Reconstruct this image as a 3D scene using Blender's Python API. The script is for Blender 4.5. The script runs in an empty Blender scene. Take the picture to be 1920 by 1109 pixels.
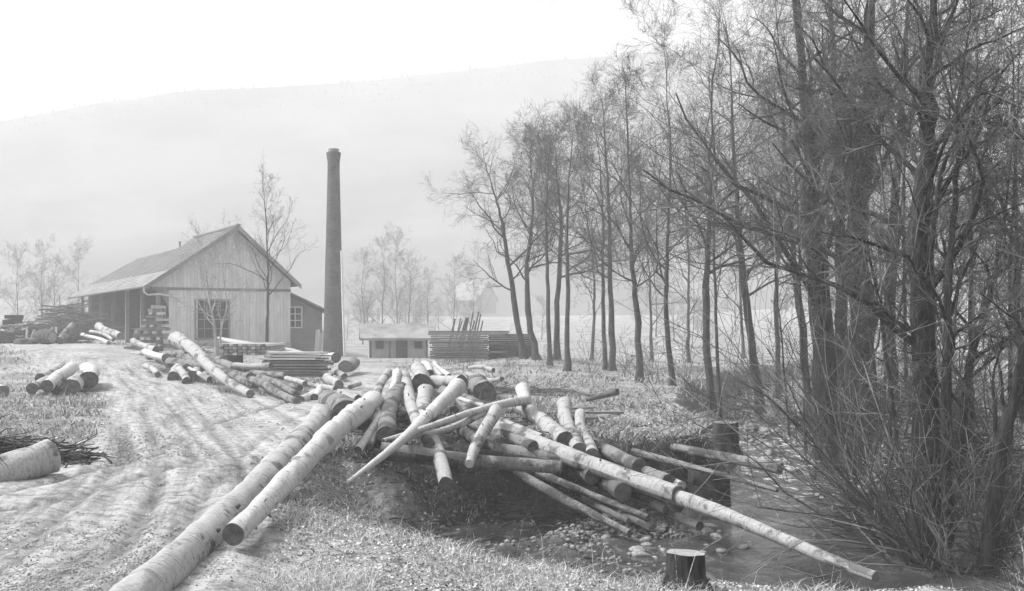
import bpy, math, random
import numpy as np
from mathutils import Vector

# ------------------------------------------------------------------ camera, sky, sun, exposure
scene = bpy.context.scene
F = 2200.0            # focal length in photo pixels (photo 1920 x 1109)
HZ = 612.0            # horizon row
CH = 1.75             # eye height
cam = bpy.data.cameras.new('camera')
cam.sensor_width = 36.0
cam.lens = 36.0 * F / 1920.0
cam.shift_y = (HZ - 554.5) / 1920.0
cam.clip_start = 0.1
cam.clip_end = 5000
camo = bpy.data.objects.new('camera', cam)
scene.collection.objects.link(camo)
camo.location = (0, 0, CH)
camo.rotation_euler = (math.radians(90), 0, 0)
scene.camera = camo

SUN_EL, SUN_AZ = 50.0, -85.0      # azimuth clockwise from +Y (view direction)
w = bpy.data.worlds.new('World')
scene.world = w
w.use_nodes = True
nt = w.node_tree
nt.nodes.clear()
sky = nt.nodes.new('ShaderNodeTexSky')
sky.sky_type = 'NISHITA'
sky.sun_disc = False
sky.sun_elevation = math.radians(SUN_EL)
sky.sun_rotation = math.radians(SUN_AZ)
sky.air_density = 1.0
sky.dust_density = 6.0
bw = nt.nodes.new('ShaderNodeRGBToBW')
bg = nt.nodes.new('ShaderNodeBackground')
bg.inputs['Strength'].default_value = 0.15
wo = nt.nodes.new('ShaderNodeOutputWorld')
nt.links.new(sky.outputs[0], bw.inputs[0])
nt.links.new(bw.outputs[0], bg.inputs['Color'])
nt.links.new(bg.outputs[0], wo.inputs['Surface'])

sun = bpy.data.lights.new('sun', 'SUN')
sun.energy = 2.6
sun.angle = math.radians(12)
sun.color = (1, 1, 1)
suno = bpy.data.objects.new('sun', sun)
scene.collection.objects.link(suno)
_el, _az = math.radians(SUN_EL), math.radians(SUN_AZ)
sdir = Vector((math.sin(_az) * math.cos(_el), math.cos(_az) * math.cos(_el), math.sin(_el)))
suno.rotation_euler = sdir.to_track_quat('Z', 'Y').to_euler()
suno.location = (0, 0, 60)

scene.view_settings.view_transform = 'Standard'
scene.view_settings.look = 'None'
scene.view_settings.gamma = 1.0
scene.view_settings.use_curve_mapping = False
scene.view_settings.exposure = 1.06
scene.render.engine = 'CYCLES'
scene.cycles.max_bounces = 6
scene.cycles.diffuse_bounces = 3
scene.cycles.glossy_bounces = 2
scene.cycles.volume_bounces = 4
scene.cycles.use_denoising = True

HAZE = 0.0028

# ------------------------------------------------------------------ helpers
rng = random.Random(7)
NP = np.random.RandomState(11)
COL = scene.collection


def mesh_np(name, V, faces, smooth=False, uv=None):
    """V (n,3); faces: list of int arrays (m,k)."""
    me = bpy.data.meshes.new(name)
    V = np.asarray(V, dtype=np.float32)
    faces = [np.asarray(f, dtype=np.int32) for f in faces if len(f)]
    me.vertices.add(len(V))
    me.vertices.foreach_set('co', V.ravel())
    nl = sum(f.size for f in faces)
    npoly = sum(len(f) for f in faces)
    me.loops.add(nl)
    me.polygons.add(npoly)
    li = np.concatenate([f.ravel() for f in faces])
    me.loops.foreach_set('vertex_index', li)
    st, o = [], 0
    for f in faces:
        k = f.shape[1]
        st.append(o + np.arange(len(f), dtype=np.int32) * k)
        o += f.size
    me.polygons.foreach_set('loop_start', np.concatenate(st).astype(np.int32))
    if smooth:
        me.polygons.foreach_set('use_smooth', np.ones(npoly, dtype=bool))
    me.update(calc_edges=True)
    if uv is not None:
        lay = me.uv_layers.new(name='UVMap')
        lay.data.foreach_set('uv', np.asarray(uv, dtype=np.float32)[li].ravel())
    return me


def add_obj(name, me, mat=None, parent=None):
    o = bpy.data.objects.new(name, me)
    COL.objects.link(o)
    if mat is not None and me is not None and len(me.materials) == 0:
        me.materials.append(mat)
    if parent is not None:
        o.parent = parent
    return o


def tag(o, label=None, cat=None, group=None, kind=None):
    if label: o['label'] = label
    if cat: o['category'] = cat
    if group: o['group'] = group
    if kind: o['kind'] = kind
    return o


def empty(name, label, cat, group=None):
    return tag(add_obj(name, None), label, cat, group)


class MB:
    def __init__(s):
        s.v, s.f = [], []

    def poly(s, pts):
        n = len(s.v)
        s.v += [tuple(p) for p in pts]
        s.f.append(tuple(range(n, n + len(pts))))

    def hexa(s, a, b):
        """a: 4 bottom points, b: 4 top points"""
        n = len(s.v)
        s.v += [tuple(p) for p in a] + [tuple(p) for p in b]
        for q in ((3, 2, 1, 0), (4, 5, 6, 7), (0, 1, 5, 4), (1, 2, 6, 5), (2, 3, 7, 6), (3, 0, 4, 7)):
            s.f.append(tuple(n + i for i in q))

    def box(s, fn, x0, x1, y0, y1, z0, z1):
        s.hexa([fn(x0, y0, z0), fn(x1, y0, z0), fn(x1, y1, z0), fn(x0, y1, z0)],
               [fn(x0, y0, z1), fn(x1, y0, z1), fn(x1, y1, z1), fn(x0, y1, z1)])

    def extr(s, pts, off):
        """closed outline pts extruded by vector off"""
        n, k = len(s.v), len(pts)
        s.v += [tuple(p) for p in pts] + [tuple(p[i] + off[i] for i in range(3)) for p in pts]
        s.f.append(tuple(range(n + k - 1, n - 1, -1)))
        s.f.append(tuple(range(n + k, n + 2 * k)))
        for i in range(k):
            j = (i + 1) % k
            s.f.append((n + i, n + j, n + k + j, n + k + i))

    def build(s, name, mat, parent=None):
        me = bpy.data.meshes.new(name)
        me.from_pydata(s.v, [], s.f)
        me.update()
        return add_obj(name, me, mat, parent)


IDF = lambda x, y, z: (x, y, z)


def at(px, py, d):
    return ((px - 960.0) / F * d, d, CH - (py - HZ) / F * d)


# ---- value noise
def _hash(ix, iy, seed):
    h = (ix * 374761393 + iy * 668265263 + seed * 974634777) & 0x7fffffff
    h = ((h ^ (h >> 13)) * 1274126177) & 0x7fffffff
    return ((h ^ (h >> 16)) & 0xffff) / 65535.0


def vn(x, y, seed=0):
    x = np.asarray(x, dtype=np.float64); y = np.asarray(y, dtype=np.float64)
    ix = np.floor(x).astype(np.int64); iy = np.floor(y).astype(np.int64)
    fx = x - ix; fy = y - iy
    fx = fx * fx * (3 - 2 * fx); fy = fy * fy * (3 - 2 * fy)
    a = _hash(ix, iy, seed); b = _hash(ix + 1, iy, seed)
    c = _hash(ix, iy + 1, seed); d = _hash(ix + 1, iy + 1, seed)
    return (a * (1 - fx) + b * fx) * (1 - fy) + (c * (1 - fx) + d * fx) * fy


def fbm(x, y, seed=0, octv=4):
    s, a, t = 0, 1.0, 0
    for i in range(octv):
        s = s + a * vn(x * 2 ** i, y * 2 ** i, seed + i * 17)
        t += a
        a *= 0.5
    return s / t - 0.5


def sstep(t):
    t = np.clip(t, 0, 1)
    return t * t * (3 - 2 * t)


def inside(x, y, poly):
    r = np.zeros(x.shape, bool)
    n = len(poly)
    for i in range(n):
        x0, y0 = poly[i][:2]; x1, y1 = poly[(i + 1) % n][:2]
        c = ((y0 > y) != (y1 > y))
        with np.errstate(divide='ignore', invalid='ignore'):
            r ^= c & (x < (x1 - x0) * (y - y0) / (y1 - y0 + 1e-12) + x0)
    return r


def pdist(x, y, poly, widths=None):
    """min distance (optionally divided by per-edge width)"""
    best = np.full(x.shape, 1e9)
    n = len(poly)
    for i in range(n):
        x0, y0 = poly[i][:2]; x1, y1 = poly[(i + 1) % n][:2]
        dx, dy = x1 - x0, y1 - y0
        t = np.clip(((x - x0) * dx + (y - y0) * dy) / (dx * dx + dy * dy), 0, 1)
        d = np.hypot(x - x0 - t * dx, y - y0 - t * dy)
        if widths is not None:
            w0, w1 = widths[i], widths[(i + 1) % n]
            d = d / (w0 + (w1 - w0) * t)
        best = np.minimum(best, d)
    return best


# ------------------------------------------------------------------ materials (all greys: a black and white photograph)
def g(v):
    return (v, v, v, 1)


def newmat(name, rough=0.9, spec=0.25):
    m = bpy.data.materials.new(name)
    m.use_nodes = True
    b = m.node_tree.nodes['Principled BSDF']
    b.inputs['Roughness'].default_value = rough
    b.inputs['Specular IOR Level'].default_value = spec
    return m, m.node_tree, b


def N(t, kind, **kw):
    n = t.nodes.new(kind)
    for k, v in kw.items():
        if k in n.inputs:
            n.inputs[k].default_value = v
        else:
            setattr(n, k, v)
    return n


def ramp(t, fac, stops):
    r = t.nodes.new('ShaderNodeValToRGB')
    e = r.color_ramp.elements
    e[0].position, e[0].color = stops[0][0], g(stops[0][1])
    e[1].position, e[1].color = stops[-1][0], g(stops[-1][1])
    for p, v in stops[1:-1]:
        q = e.new(p)
        q.color = g(v)
    t.links.new(fac, r.inputs[0])
    return r.outputs[0]


def mult(t, a, b, fac=1.0):
    m = t.nodes.new('ShaderNodeMix')
    m.data_type = 'RGBA'
    m.blend_type = 'MULTIPLY'
    m.inputs[0].default_value = fac
    t.links.new(a, m.inputs[6]); t.links.new(b, m.inputs[7])
    return m.outputs[2]


def noise(t, vec, scale, detail=4, rough=0.55, stretch=None):
    if stretch is not None:
        mp = t.nodes.new('ShaderNodeMapping')
        mp.inputs['Scale'].default_value = stretch
        t.links.new(vec, mp.inputs[0])
        vec = mp.outputs[0]
    n = N(t, 'ShaderNodeTexNoise', Scale=scale, Detail=detail, Roughness=rough)
    t.links.new(vec, n.inputs['Vector'])
    return n.outputs[0]


def bump(t, b, h, dist, strength=1.0):
    n = t.nodes.new('ShaderNodeBump')
    n.inputs['Distance'].default_value = dist
    n.inputs['Strength'].default_value = strength
    t.links.new(h, n.inputs['Height'])
    t.links.new(n.outputs[0], b.inputs['Normal'])


def simple(name, lo, hi, scale, stretch=None, rough=0.9, bdist=0.0, spec=0.25, rnd=0.0, coord='Object', cut=(0.3, 0.7)):
    m, t, b = newmat(name, rough, spec)
    tc = t.nodes.new('ShaderNodeTexCoord')
    geo = t.nodes.new('ShaderNodeNewGeometry')
    vec = geo.outputs['Position'] if coord == 'Position' else tc.outputs[coord]
    n = noise(t, vec, scale, 5, 0.6, stretch)
    c = ramp(t, n, [(cut[0], lo), (cut[1], hi)])
    if rnd > 0:
        oi = t.nodes.new('ShaderNodeObjectInfo')
        c2 = ramp(t, oi.outputs['Random'], [(0, 1 - rnd), (1, 1.0)])
        c = mult(t, c, c2)
    t.links.new(c, b.inputs['Base Color'])
    if bdist > 0:
        bump(t, b, n, bdist)
    return m


def logmat(name, pale, mid, dark, barkcut):
    """pale: bare wood, mid: thin bark, dark: marks. UV in metres: u round, v along"""
    m, t, b = newmat(name, 0.85, 0.2)
    uvn = t.nodes.new('ShaderNodeUVMap')
    oi = t.nodes.new('ShaderNodeObjectInfo')
    add = t.nodes.new('ShaderNodeVectorMath')
    add.operation = 'ADD'
    sc = t.nodes.new('ShaderNodeVectorMath')
    sc.operation = 'SCALE'
    cmb = t.nodes.new('ShaderNodeCombineXYZ')
    t.links.new(oi.outputs['Random'], cmb.inputs[2])
    t.links.new(oi.outputs['Random'], cmb.inputs[1])
    t.links.new(cmb.outputs[0], sc.inputs[0])
    sc.inputs['Scale'].default_value = 37.0
    t.links.new(uvn.outputs[0], add.inputs[0]); t.links.new(sc.outputs[0], add.inputs[1])
    vec = add.outputs[0]
    patch = noise(t, vec, 2.2, 5, 0.65, (1.0, 0.8, 1))
    base = ramp(t, patch, [(barkcut - 0.06, mid), (barkcut + 0.02, pale), (0.85, pale * 1.1)])
    rings = noise(t, vec, 3.0, 4, 0.7, (0.8, 9.0, 1))
    r2 = ramp(t, rings, [(0.28, dark / pale), (0.37, 0.78), (0.50, 1.0)])
    base = mult(t, base, r2)
    fine = noise(t, vec, 30.0, 4, 0.7, (0.8, 1.6, 1))
    base = mult(t, base, ramp(t, fine, [(0.3, 0.62), (0.55, 1.0)]))
    spots = noise(t, vec, 9.0, 2, 0.5, (1.0, 1.7, 1))
    base = mult(t, base, ramp(t, spots, [(0.26, 0.30), (0.34, 1.0)]))
    t.links.new(base, b.inputs['Base Color'])
    ad = t.nodes.new('ShaderNodeMath')
    ad.operation = 'ADD'
    t.links.new(fine, ad.inputs[0]); t.links.new(rings, ad.inputs[1])
    bump(t, b, ad.outputs[0], 0.02, 0.8)
    return m


M = {}
M['log_pale'] = logmat('pale_peeled_log', 0.57, 0.27, 0.08, 0.40)
M['log_mid'] = logmat('spotted_bark_log', 0.43, 0.15, 0.05, 0.45)
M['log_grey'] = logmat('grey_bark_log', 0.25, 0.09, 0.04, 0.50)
M['log_dark'] = logmat('dark_log', 0.14, 0.06, 0.03, 0.50)  # darkest of the log tones


def endmat(name, lo, hi):
    m, t, b = newmat(name, 0.9, 0.2)
    uvn = t.nodes.new('ShaderNodeUVMap')
    wv = N(t, 'ShaderNodeTexWave', wave_type='RINGS', rings_direction='SPHERICAL', Scale=14.0, Distortion=2.0, Detail=2.0)
    t.links.new(uvn.outputs[0], wv.inputs['Vector'])
    n = noise(t, uvn.outputs[0], 9, 5, 0.6)
    c = ramp(t, n, [(0.3, lo), (0.7, hi)])
    c = mult(t, c, ramp(t, wv.outputs[0], [(0.2, 0.75), (0.8, 1.0)]))
    t.links.new(c, b.inputs['Base Color'])
    bump(t, b, n, 0.01)
    return m


M['end_dark'] = endmat('weathered_cut_end', 0.06, 0.19)
M['end_mid'] = endmat('grey_cut_end', 0.12, 0.24)
M['end_soft'] = endmat('old_stump_top', 0.24, 0.40)
M['end_pale'] = endmat('fresh_cut_end', 0.42, 0.62)
M['tree_bark'] = simple('dark_tree_bark', 0.010, 0.065, 16, (1, 1, 0.22), 0.95, 0.05, coord='Position', cut=(.35, .68))
M['tree_bark_mid'] = simple('grey_tree_bark', 0.03, 0.12, 10, (1, 1, 0.25), 0.95, 0.03, coord='Position')
M['twig'] = simple('dark_twigs', 0.025, 0.085, 3, None, 0.8, 0, coord='Position')
M['twig_grey'] = simple('lit_grey_twigs', 0.05, 0.24, 2.2, None, 0.7, 0, coord='Position', cut=(.38, .68))  # colour lightened to look like twigs catching the light
M['twig_mid'] = simple('grey_twigs', 0.06, 0.15, 3, None, 0.8, 0, coord='Position')
M['twig_fog'] = simple('haze_pale_twigs', 0.12, 0.30, 2, None, 0.7, 0, coord='Position')  # haze painted as paleness on the far crowns; also on the young ash
M['twig_pale'] = simple('pale_twigs', 0.22, 0.5, 2, None, 0.7, 0, coord='Position')
M['stem'] = simple('shrub_stems', 0.06, 0.34, 1.3, None, 0.6, 0, spec=0.4, coord='Position', cut=(0.38, 0.66))
M['wood_pale'] = simple('sawn_pale_wood', 0.48, 0.68, 3, (1, 1, 6), 0.85, 0.004, rnd=0.35)
M['wood_grey'] = simple('weathered_sawn_wood', 0.20, 0.36, 3, (1, 1, 6), 0.9, 0.006, rnd=0.5)
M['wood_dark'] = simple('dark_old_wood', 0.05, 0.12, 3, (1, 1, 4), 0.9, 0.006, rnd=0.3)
M['board'] = simple('gable_boards', 0.56, 0.80, 2.2, (2, 2, 0.4), 0.9, 0.004, rnd=0.14)
M['roof'] = simple('worn_roof_shingles', 0.09, 0.20, 0.9, None, 0.95, 0.01)
M['roof_pale'] = simple('pale_patched_roof_edge', 0.15, 0.33, 1.2, None, 0.95, 0.01)
M['plaster'] = simple('old_plaster', 0.36, 0.52, 1.5, None, 0.95, 0.004)
M['plaster_grey'] = simple('grey_plaster', 0.14, 0.22, 1.5, None, 0.95, 0.004)
M['paint_white'] = simple('white_paint', 0.62, 0.74, 4, None, 0.6, 0)
M['iron'] = simple('rusty_iron', 0.07, 0.15, 5, None, 0.7, 0.003)
M['stone'] = simple('creek_stone', 0.16, 0.42, 2.5, None, 0.6, 0.01, rnd=0.5)
M['root'] = simple('earthy_roots_and_shed_shade', 0.025, 0.08, 8, None, 0.95, 0.01)  # roots and stumps, also the painted shade on the mill's inside wall


def glassmat():
    m, t, b = newmat('dim_window_glass', 0.08, 0.5)
    b.inputs['Base Color'].default_value = g(0.02)
    return m


M['glass'] = glassmat()


def brickmat():
    m, t, b = newmat('sooty_chimney_brick', 0.95, 0.2)
    uvn = t.nodes.new('ShaderNodeUVMap')
    br = N(t, 'ShaderNodeTexBrick', Scale=1.0)
    br.inputs['Brick Width'].default_value = 0.24
    br.inputs['Row Height'].default_value = 0.08
    br.inputs['Mortar Size'].default_value = 0.012
    br.inputs['Color1'].default_value = g(0.12)
    br.inputs['Color2'].default_value = g(0.075)
    br.inputs['Mortar'].default_value = g(0.15)
    t.links.new(uvn.outputs[0], br.inputs['Vector'])
    n = noise(t, uvn.outputs[0], 1.2, 5, 0.6)
    c = mult(t, br.outputs[0], ramp(t, n, [(0.3, 0.6), (0.7, 1.1)]))
    t.links.new(c, b.inputs['Base Color'])
    bump(t, b, br.outputs['Fac'], -0.01)
    return m


M['brick'] = brickmat()


def groundmat():
    m, t, b = newmat('winter_turf_and_earth', 0.97, 0.15)
    geo = t.nodes.new('ShaderNodeNewGeometry')
    p = geo.outputs['Position']
    n1 = noise(t, p, 0.5, 6, 0.65)
    n2 = noise(t, p, 9.0, 6, 0.75)
    n3 = noise(t, p, 45.0, 3, 0.7)
    c = ramp(t, n1, [(0.36, 0.22), (0.62, 0.48)])
    c = mult(t, c, ramp(t, n2, [(0.36, 0.35), (0.58, 1.15)]))
    c = mult(t, c, ramp(t, n3, [(0.33, 0.55), (0.6, 1.15)]))
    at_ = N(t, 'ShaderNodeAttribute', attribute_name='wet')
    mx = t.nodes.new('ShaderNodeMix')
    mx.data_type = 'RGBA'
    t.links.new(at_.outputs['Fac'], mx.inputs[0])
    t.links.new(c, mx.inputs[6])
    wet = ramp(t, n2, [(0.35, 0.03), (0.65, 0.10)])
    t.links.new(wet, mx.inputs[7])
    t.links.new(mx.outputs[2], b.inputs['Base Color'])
    bump(t, b, n2, 0.06)
    return m


def roadmat():
    m, t, b = newmat('pale_muddy_track', 0.95, 0.2)
    geo = t.nodes.new('ShaderNodeNewGeometry')
    p = geo.outputs['Position']
    la = N(t, 'ShaderNodeAttribute', attribute_name='lat')
    sp = t.nodes.new('ShaderNodeSeparateXYZ')
    t.links.new(p, sp.inputs[0])
    cb = t.nodes.new('ShaderNodeCombineXYZ')
    t.links.new(la.outputs['Fac'], cb.inputs[0]); t.links.new(sp.outputs[1], cb.inputs[1])
    n1 = noise(t, cb.outputs[0], 1.0, 7, 0.72, (3.4, 0.20, 1))
    n2 = noise(t, p, 5.0, 8, 0.78)
    n3 = noise(t, p, 60.0, 3, 0.7)
    c = ramp(t, n1, [(0.34, 0.17), (0.47, 0.36), (0.62, 0.53)])
    c = mult(t, c, ramp(t, n2, [(0.38, 0.42), (0.54, 1.0)]))
    c = mult(t, c, ramp(t, n3, [(0.35, 0.78), (0.55, 1.05)]))
    at_ = N(t, 'ShaderNodeAttribute', attribute_name='rut')
    c = mult(t, c, ramp(t, at_.outputs['Fac'], [(0.15, 1.0), (0.9, 0.60)]))
    t.links.new(c, b.inputs['Base Color'])
    ad = t.nodes.new('ShaderNodeMath')
    ad.operation = 'ADD'
    t.links.new(n2, ad.inputs[0]); t.links.new(n1, ad.inputs[1])
    bump(t, b, ad.outputs[0], 0.035)
    return m


def watermat():
    m, t, b = newmat('shallow_creek_water', 0.10, 0.15)
    geo = t.nodes.new('ShaderNodeNewGeometry')
    p = geo.outputs['Position']
    n0 = noise(t, p, 1.1, 4, 0.6)
    c = ramp(t, n0, [(0.35, 0.03), (0.7, 0.09)])
    n1 = noise(t, p, 6.0, 4, 0.6, (1.0, 0.5, 1))
    at_ = N(t, 'ShaderNodeAttribute', attribute_name='rapid_glint')
    foam_glint = noise(t, p, 5.0, 6, 0.7, (1.0, 0.6, 1))  # white flecks: foam in the rapids, painted glints on nearer water
    fr = ramp(t, foam_glint, [(0.53, 0.0), (0.60, 1.0)])
    fm = N(t, 'ShaderNodeMath', operation='MULTIPLY')
    t.links.new(fr, fm.inputs[0]); t.links.new(at_.outputs['Fac'], fm.inputs[1])
    mx = t.nodes.new('ShaderNodeMix')
    mx.data_type = 'RGBA'
    mx.inputs[7].default_value = g(0.75)
    t.links.new(fm.outputs[0], mx.inputs[0]); t.links.new(c, mx.inputs[6])
    t.links.new(mx.outputs[2], b.inputs['Base Color'])
    bp = t.nodes.new('ShaderNodeBump')
    bp.inputs['Distance'].default_value = 0.05
    mm = N(t, 'ShaderNodeMath', operation='MULTIPLY_ADD')
    mm.inputs[1].default_value = 0.8
    mm.inputs[2].default_value = 0.30
    t.links.new(at_.outputs['Fac'], mm.inputs[0])
    t.links.new(mm.outputs[0], bp.inputs['Strength'])
    t.links.new(n1, bp.inputs['Height'])
    t.links.new(bp.outputs[0], b.inputs['Normal'])
    return m


M['ground'] = groundmat()
M['road'] = roadmat()
M['water'] = watermat()
M['hill'] = simple('wooded_hillside', 0.05, 0.16, 0.012, (1, 1, 2.0), 1.0, 0, coord='Position', cut=(0.42, 0.6))
M['conifer'] = simple('far_conifers', 0.03, 0.06, 0.3, None, 1.0, 0, coord='Position')
M['grass'] = simple('dry_grass', 0.20, 0.80, 23.0, None, 0.8, 0, coord='Position', cut=(0.36, 0.66))
M['grass_meadow'] = simple('dull_meadow_grass', 0.12, 0.52, 17.0, None, 0.8, 0, coord='Position', cut=(0.36, 0.66))
M['litter'] = simple('dead_leaves', 0.07, 0.75, 31.0, None, 0.85, 0, coord='Position', cut=(0.40, 0.62))

# ------------------------------------------------------------------ terrain
# creek outline (x, y, bank width at that vertex)
CREEK = [(30, 78, 2), (18, 62, 1.5), (9.5, 46, 1.5), (6.6, 36, 1.4), (5.0, 28, 1.2), (4.2, 22, 0.8), (3.5, 18.6, 0.6), (2.5, 17.8, 0.6),
         (0.4, 17.6, 0.7), (-0.75, 16.6, 1.4), (-0.62, 15.2, 3.2), (-0.3, 13.9, 3.2), (0.5, 12.7, 3.1), (1.6, 11.9, 2.6), (2.7, 11.2, 2.1), (3.8, 10.4, 1.7), (5, 9.7, 1.6),
         (8, 7.2, 2), (14, 3.4, 2), (30, -6, 2), (33, -2, 2), (16, 6.6, 1.5), (10, 9.6, 1.3), (7, 11.6, 1.0), (5.5, 12.9, 0.9), (4.9, 14.2, 0.9),
         (5.1, 16, 0.9), (5.6, 19, 0.9), (7.0, 25, 1.1), (8.6, 33, 1.3), (9.6, 38, 1.4), (12.5, 45, 1.5), (21, 60, 1.5), (33, 75, 2)]
CW = [c[2] for c in CREEK]


def water_z(y):
    return -1.1 + 0.015 * np.clip(np.asarray(y, float) - 28, 0, 60)


ROAD = [(-3.2, 4.0), (-1.55, 7.6), (-2.0, 9.4), (-2.6, 12.5), (-3.1, 16), (-3.3, 19.5), (-2.9, 23), (-3.0, 27), (-3.2, 33), (-4.0, 42), (-5.5, 50), (-8, 58), (-9.5, 62),
        (-7.5, 50), (-6.2, 41), (-5.4, 34), (-5.2, 28.5), (-7.5, 30.5), (-10.5, 38), (-14, 46), (-19, 56), (-25, 66), (-31, 80), (-36, 80), (-29, 64), (-22, 52), (-16.2, 41),
        (-11.6, 32.5), (-8.6, 25.5), (-6.6, 18.6), (-5.6, 14.6), (-5.4, 12.2), (-7, 10), (-14, 6), (-14, 2)]


RUTS = [[(-3.2, 4), (-3.4, 9.9), (-4.3, 14.9), (-7.2, 22.9), (-11.6, 35.6), (-17, 49), (-26, 66)],
        [(-2.2, 5), (-2.5, 9), (-3.5, 13.4), (-6.3, 22), (-10.2, 34), (-15, 47)],
        [(-4.3, 15.5), (-4.7, 20.5), (-4.5, 26), (-4.5, 35.6), (-5.8, 49), (-8, 58)],
        [(-6.5, 9.0), (-5.0, 11.8), (-4.6, 15.5), (-7.6, 24)]]


def ruts(x, y):
    tot = np.zeros(np.shape(x)); berm = np.zeros(np.shape(x))
    wob = 0.16 * fbm(x * .35, y * .35, 81, 2)
    for k, pl in enumerate(RUTS):
        best = np.full(np.shape(x), 1e9)
        for (x0, y0), (x1, y1) in zip(pl[:-1], pl[1:]):
            dx, dy = x1 - x0, y1 - y0
            t = np.clip(((x - x0) * dx + (y - y0) * dy) / (dx * dx + dy * dy), 0, 1)
            best = np.minimum(best, np.hypot(x - x0 - t * dx, y - y0 - t * dy))
        e = np.abs(best + wob - (.62, .5, .62, .4)[k])
        st = .55 + .9 * vn(x * .7 + k * 9, y * .35, 83 + k)
        tot = np.maximum(tot, np.exp(-(e / .075) ** 2) * st)
        berm = np.maximum(berm, np.exp(-((e - .16) / .06) ** 2) * st)
    return tot, berm


def terrain(x, y, road_too=False):
    x = np.asarray(x, float); y = np.asarray(y, float)
    top = -0.02 + 0.10 * fbm(x * 0.16, y * 0.16, 3, 3)
    top = top + 0.45 * np.exp(-(((x - 0.9) / 3.4) ** 2 + ((y - 51) / 4.5) ** 2))
    top = top + 0.22 * np.exp(-(((x + 1.3) / 2.6) ** 2 + ((y - 24.5) / 4) ** 2))
    top = top - 0.33 * np.exp(-(((x - 1.8) / 3.0) ** 2 + ((y - 8.6) / 3.4) ** 2))
    top = top + 0.85 * sstep((-x - 11.5) / 9) * sstep((y - 34) / 16) * sstep((110 - y) / 20)
    top = top + 0.16 * sstep((x - 4.5) / 3) * sstep((40 - y) / 20)
    far = np.clip(y - 90, 0, 400)
    top = top + 0.02 * far + 1.6 * sstep(far / 60) * (fbm(x * 0.02, y * 0.02, 5, 3))
    side = np.clip(np.abs(x + 5) - 45, 0, 400)
    top = top + 0.05 * side
    road = np.where(inside(x, y, ROAD), 1.0, -1.0) * pdist(x, y, ROAD)
    road = road + 0.9 * fbm(x * 0.8, y * 0.8, 21, 4)
    rm = sstep(road / 0.6 + 0.5)
    near = sstep((70 - y) / 40)
    # ruts along the track, clods
    a = math.radians(24)
    ru = x * math.cos(a) + y * math.sin(a); rv = -x * math.sin(a) + y * math.cos(a)
    top = top + rm * near * (0.03 * fbm(ru * 1.3, rv * 0.12, 31, 4) + 0.045 * fbm(x * 3.6, y * 3.6, 33, 3) * (0.3 + 1.4 * vn(ru * 1.1, rv * .3, 36)))
    if np.size(x) > 1:
        rt, bm_ = ruts(x, y)
        top = top + rm * near * (-0.036 * rt + 0.016 * bm_)
    top = top + (1 - rm) * near * (0.10 * fbm(x * 1.1, y * 1.1, 41, 4) + 0.08 * fbm(x * 4, y * 4, 43, 3))
    # creek
    t = pdist(x, y, CREEK, CW)
    ins = inside(x, y, CREEK)
    jit = 0.30 * fbm(x * 1.2, y * 1.2, 51, 4)
    t = np.where(ins, -t, t) + jit * sstep((t + 0.2) * 2)
    wz = water_z(y)
    bed = wz - 0.16 + 0.22 * fbm(x * 1.4, y * 1.4, 61, 4)
    bed = bed + 0.30 * np.exp(-(((x - 2.1) / 0.9) ** 2 + ((y - 16.5) / 0.65) ** 2))
    bed = bed + sstep((2.6 - x) / 1.2) * sstep((y - 12.5) / 1.5) * sstep((19 - y) / 1) * (0.10 + 0.42 * fbm(x * 1.1, y * 1.6, 63, 4))
    bed = bed + 0.16 * sstep((y - 24) / 6) * sstep((46 - y) / 6)
    k = sstep(t)
    z = bed + (top - bed) * k
    if road_too:
        return z, rm * sstep(t * 2 - 0.6), t
    return z


def TH(x, y):
    return float(terrain(np.array([x]), np.array([y]))[0])


def axis(lo, hi, a, b, step, grow):
    c = list(np.arange(a, b + 1e-6, step))
    s, v = step, b
    while v < hi:
        s *= grow; v += s; c.append(min(v, hi))
    s, v, pre = step, a, []
    while v > lo:
        s *= grow; v -= s; pre.append(max(v, lo))
    return np.array(pre[::-1] + c)


gx = axis(-420, 420, -7.5, 6.5, 0.09, 1.06)
gy = axis(-60, 620, 6.5, 27, 0.092, 1.045)
GX, GY = np.meshgrid(gx, gy)
GZ, RM, CT = terrain(GX, GY, True)
nx, ny = len(gx), len(gy)
idx = np.arange(nx * ny).reshape(ny, nx)
quads = np.stack([idx[:-1, :-1], idx[:-1, 1:], idx[1:, 1:], idx[1:, :-1]], -1).reshape(-1, 4)
V = np.stack([GX, GY, GZ], -1).reshape(-1, 3)
gme = mesh_np('ground', V, [quads], True)
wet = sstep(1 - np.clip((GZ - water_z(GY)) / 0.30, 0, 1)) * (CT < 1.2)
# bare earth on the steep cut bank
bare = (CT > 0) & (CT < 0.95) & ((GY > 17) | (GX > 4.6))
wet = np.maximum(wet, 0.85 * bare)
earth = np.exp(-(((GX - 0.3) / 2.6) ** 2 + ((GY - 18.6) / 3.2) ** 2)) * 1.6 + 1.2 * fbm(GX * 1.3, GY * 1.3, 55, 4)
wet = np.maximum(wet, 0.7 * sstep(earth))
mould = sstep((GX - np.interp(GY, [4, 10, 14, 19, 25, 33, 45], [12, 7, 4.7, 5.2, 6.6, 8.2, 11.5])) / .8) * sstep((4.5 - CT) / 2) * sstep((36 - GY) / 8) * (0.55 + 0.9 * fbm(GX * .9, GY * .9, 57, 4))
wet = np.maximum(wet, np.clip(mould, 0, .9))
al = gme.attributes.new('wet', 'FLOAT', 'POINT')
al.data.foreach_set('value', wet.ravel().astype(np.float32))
ground = tag(add_obj('ground', gme, M['ground']), kind='structure')


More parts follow.
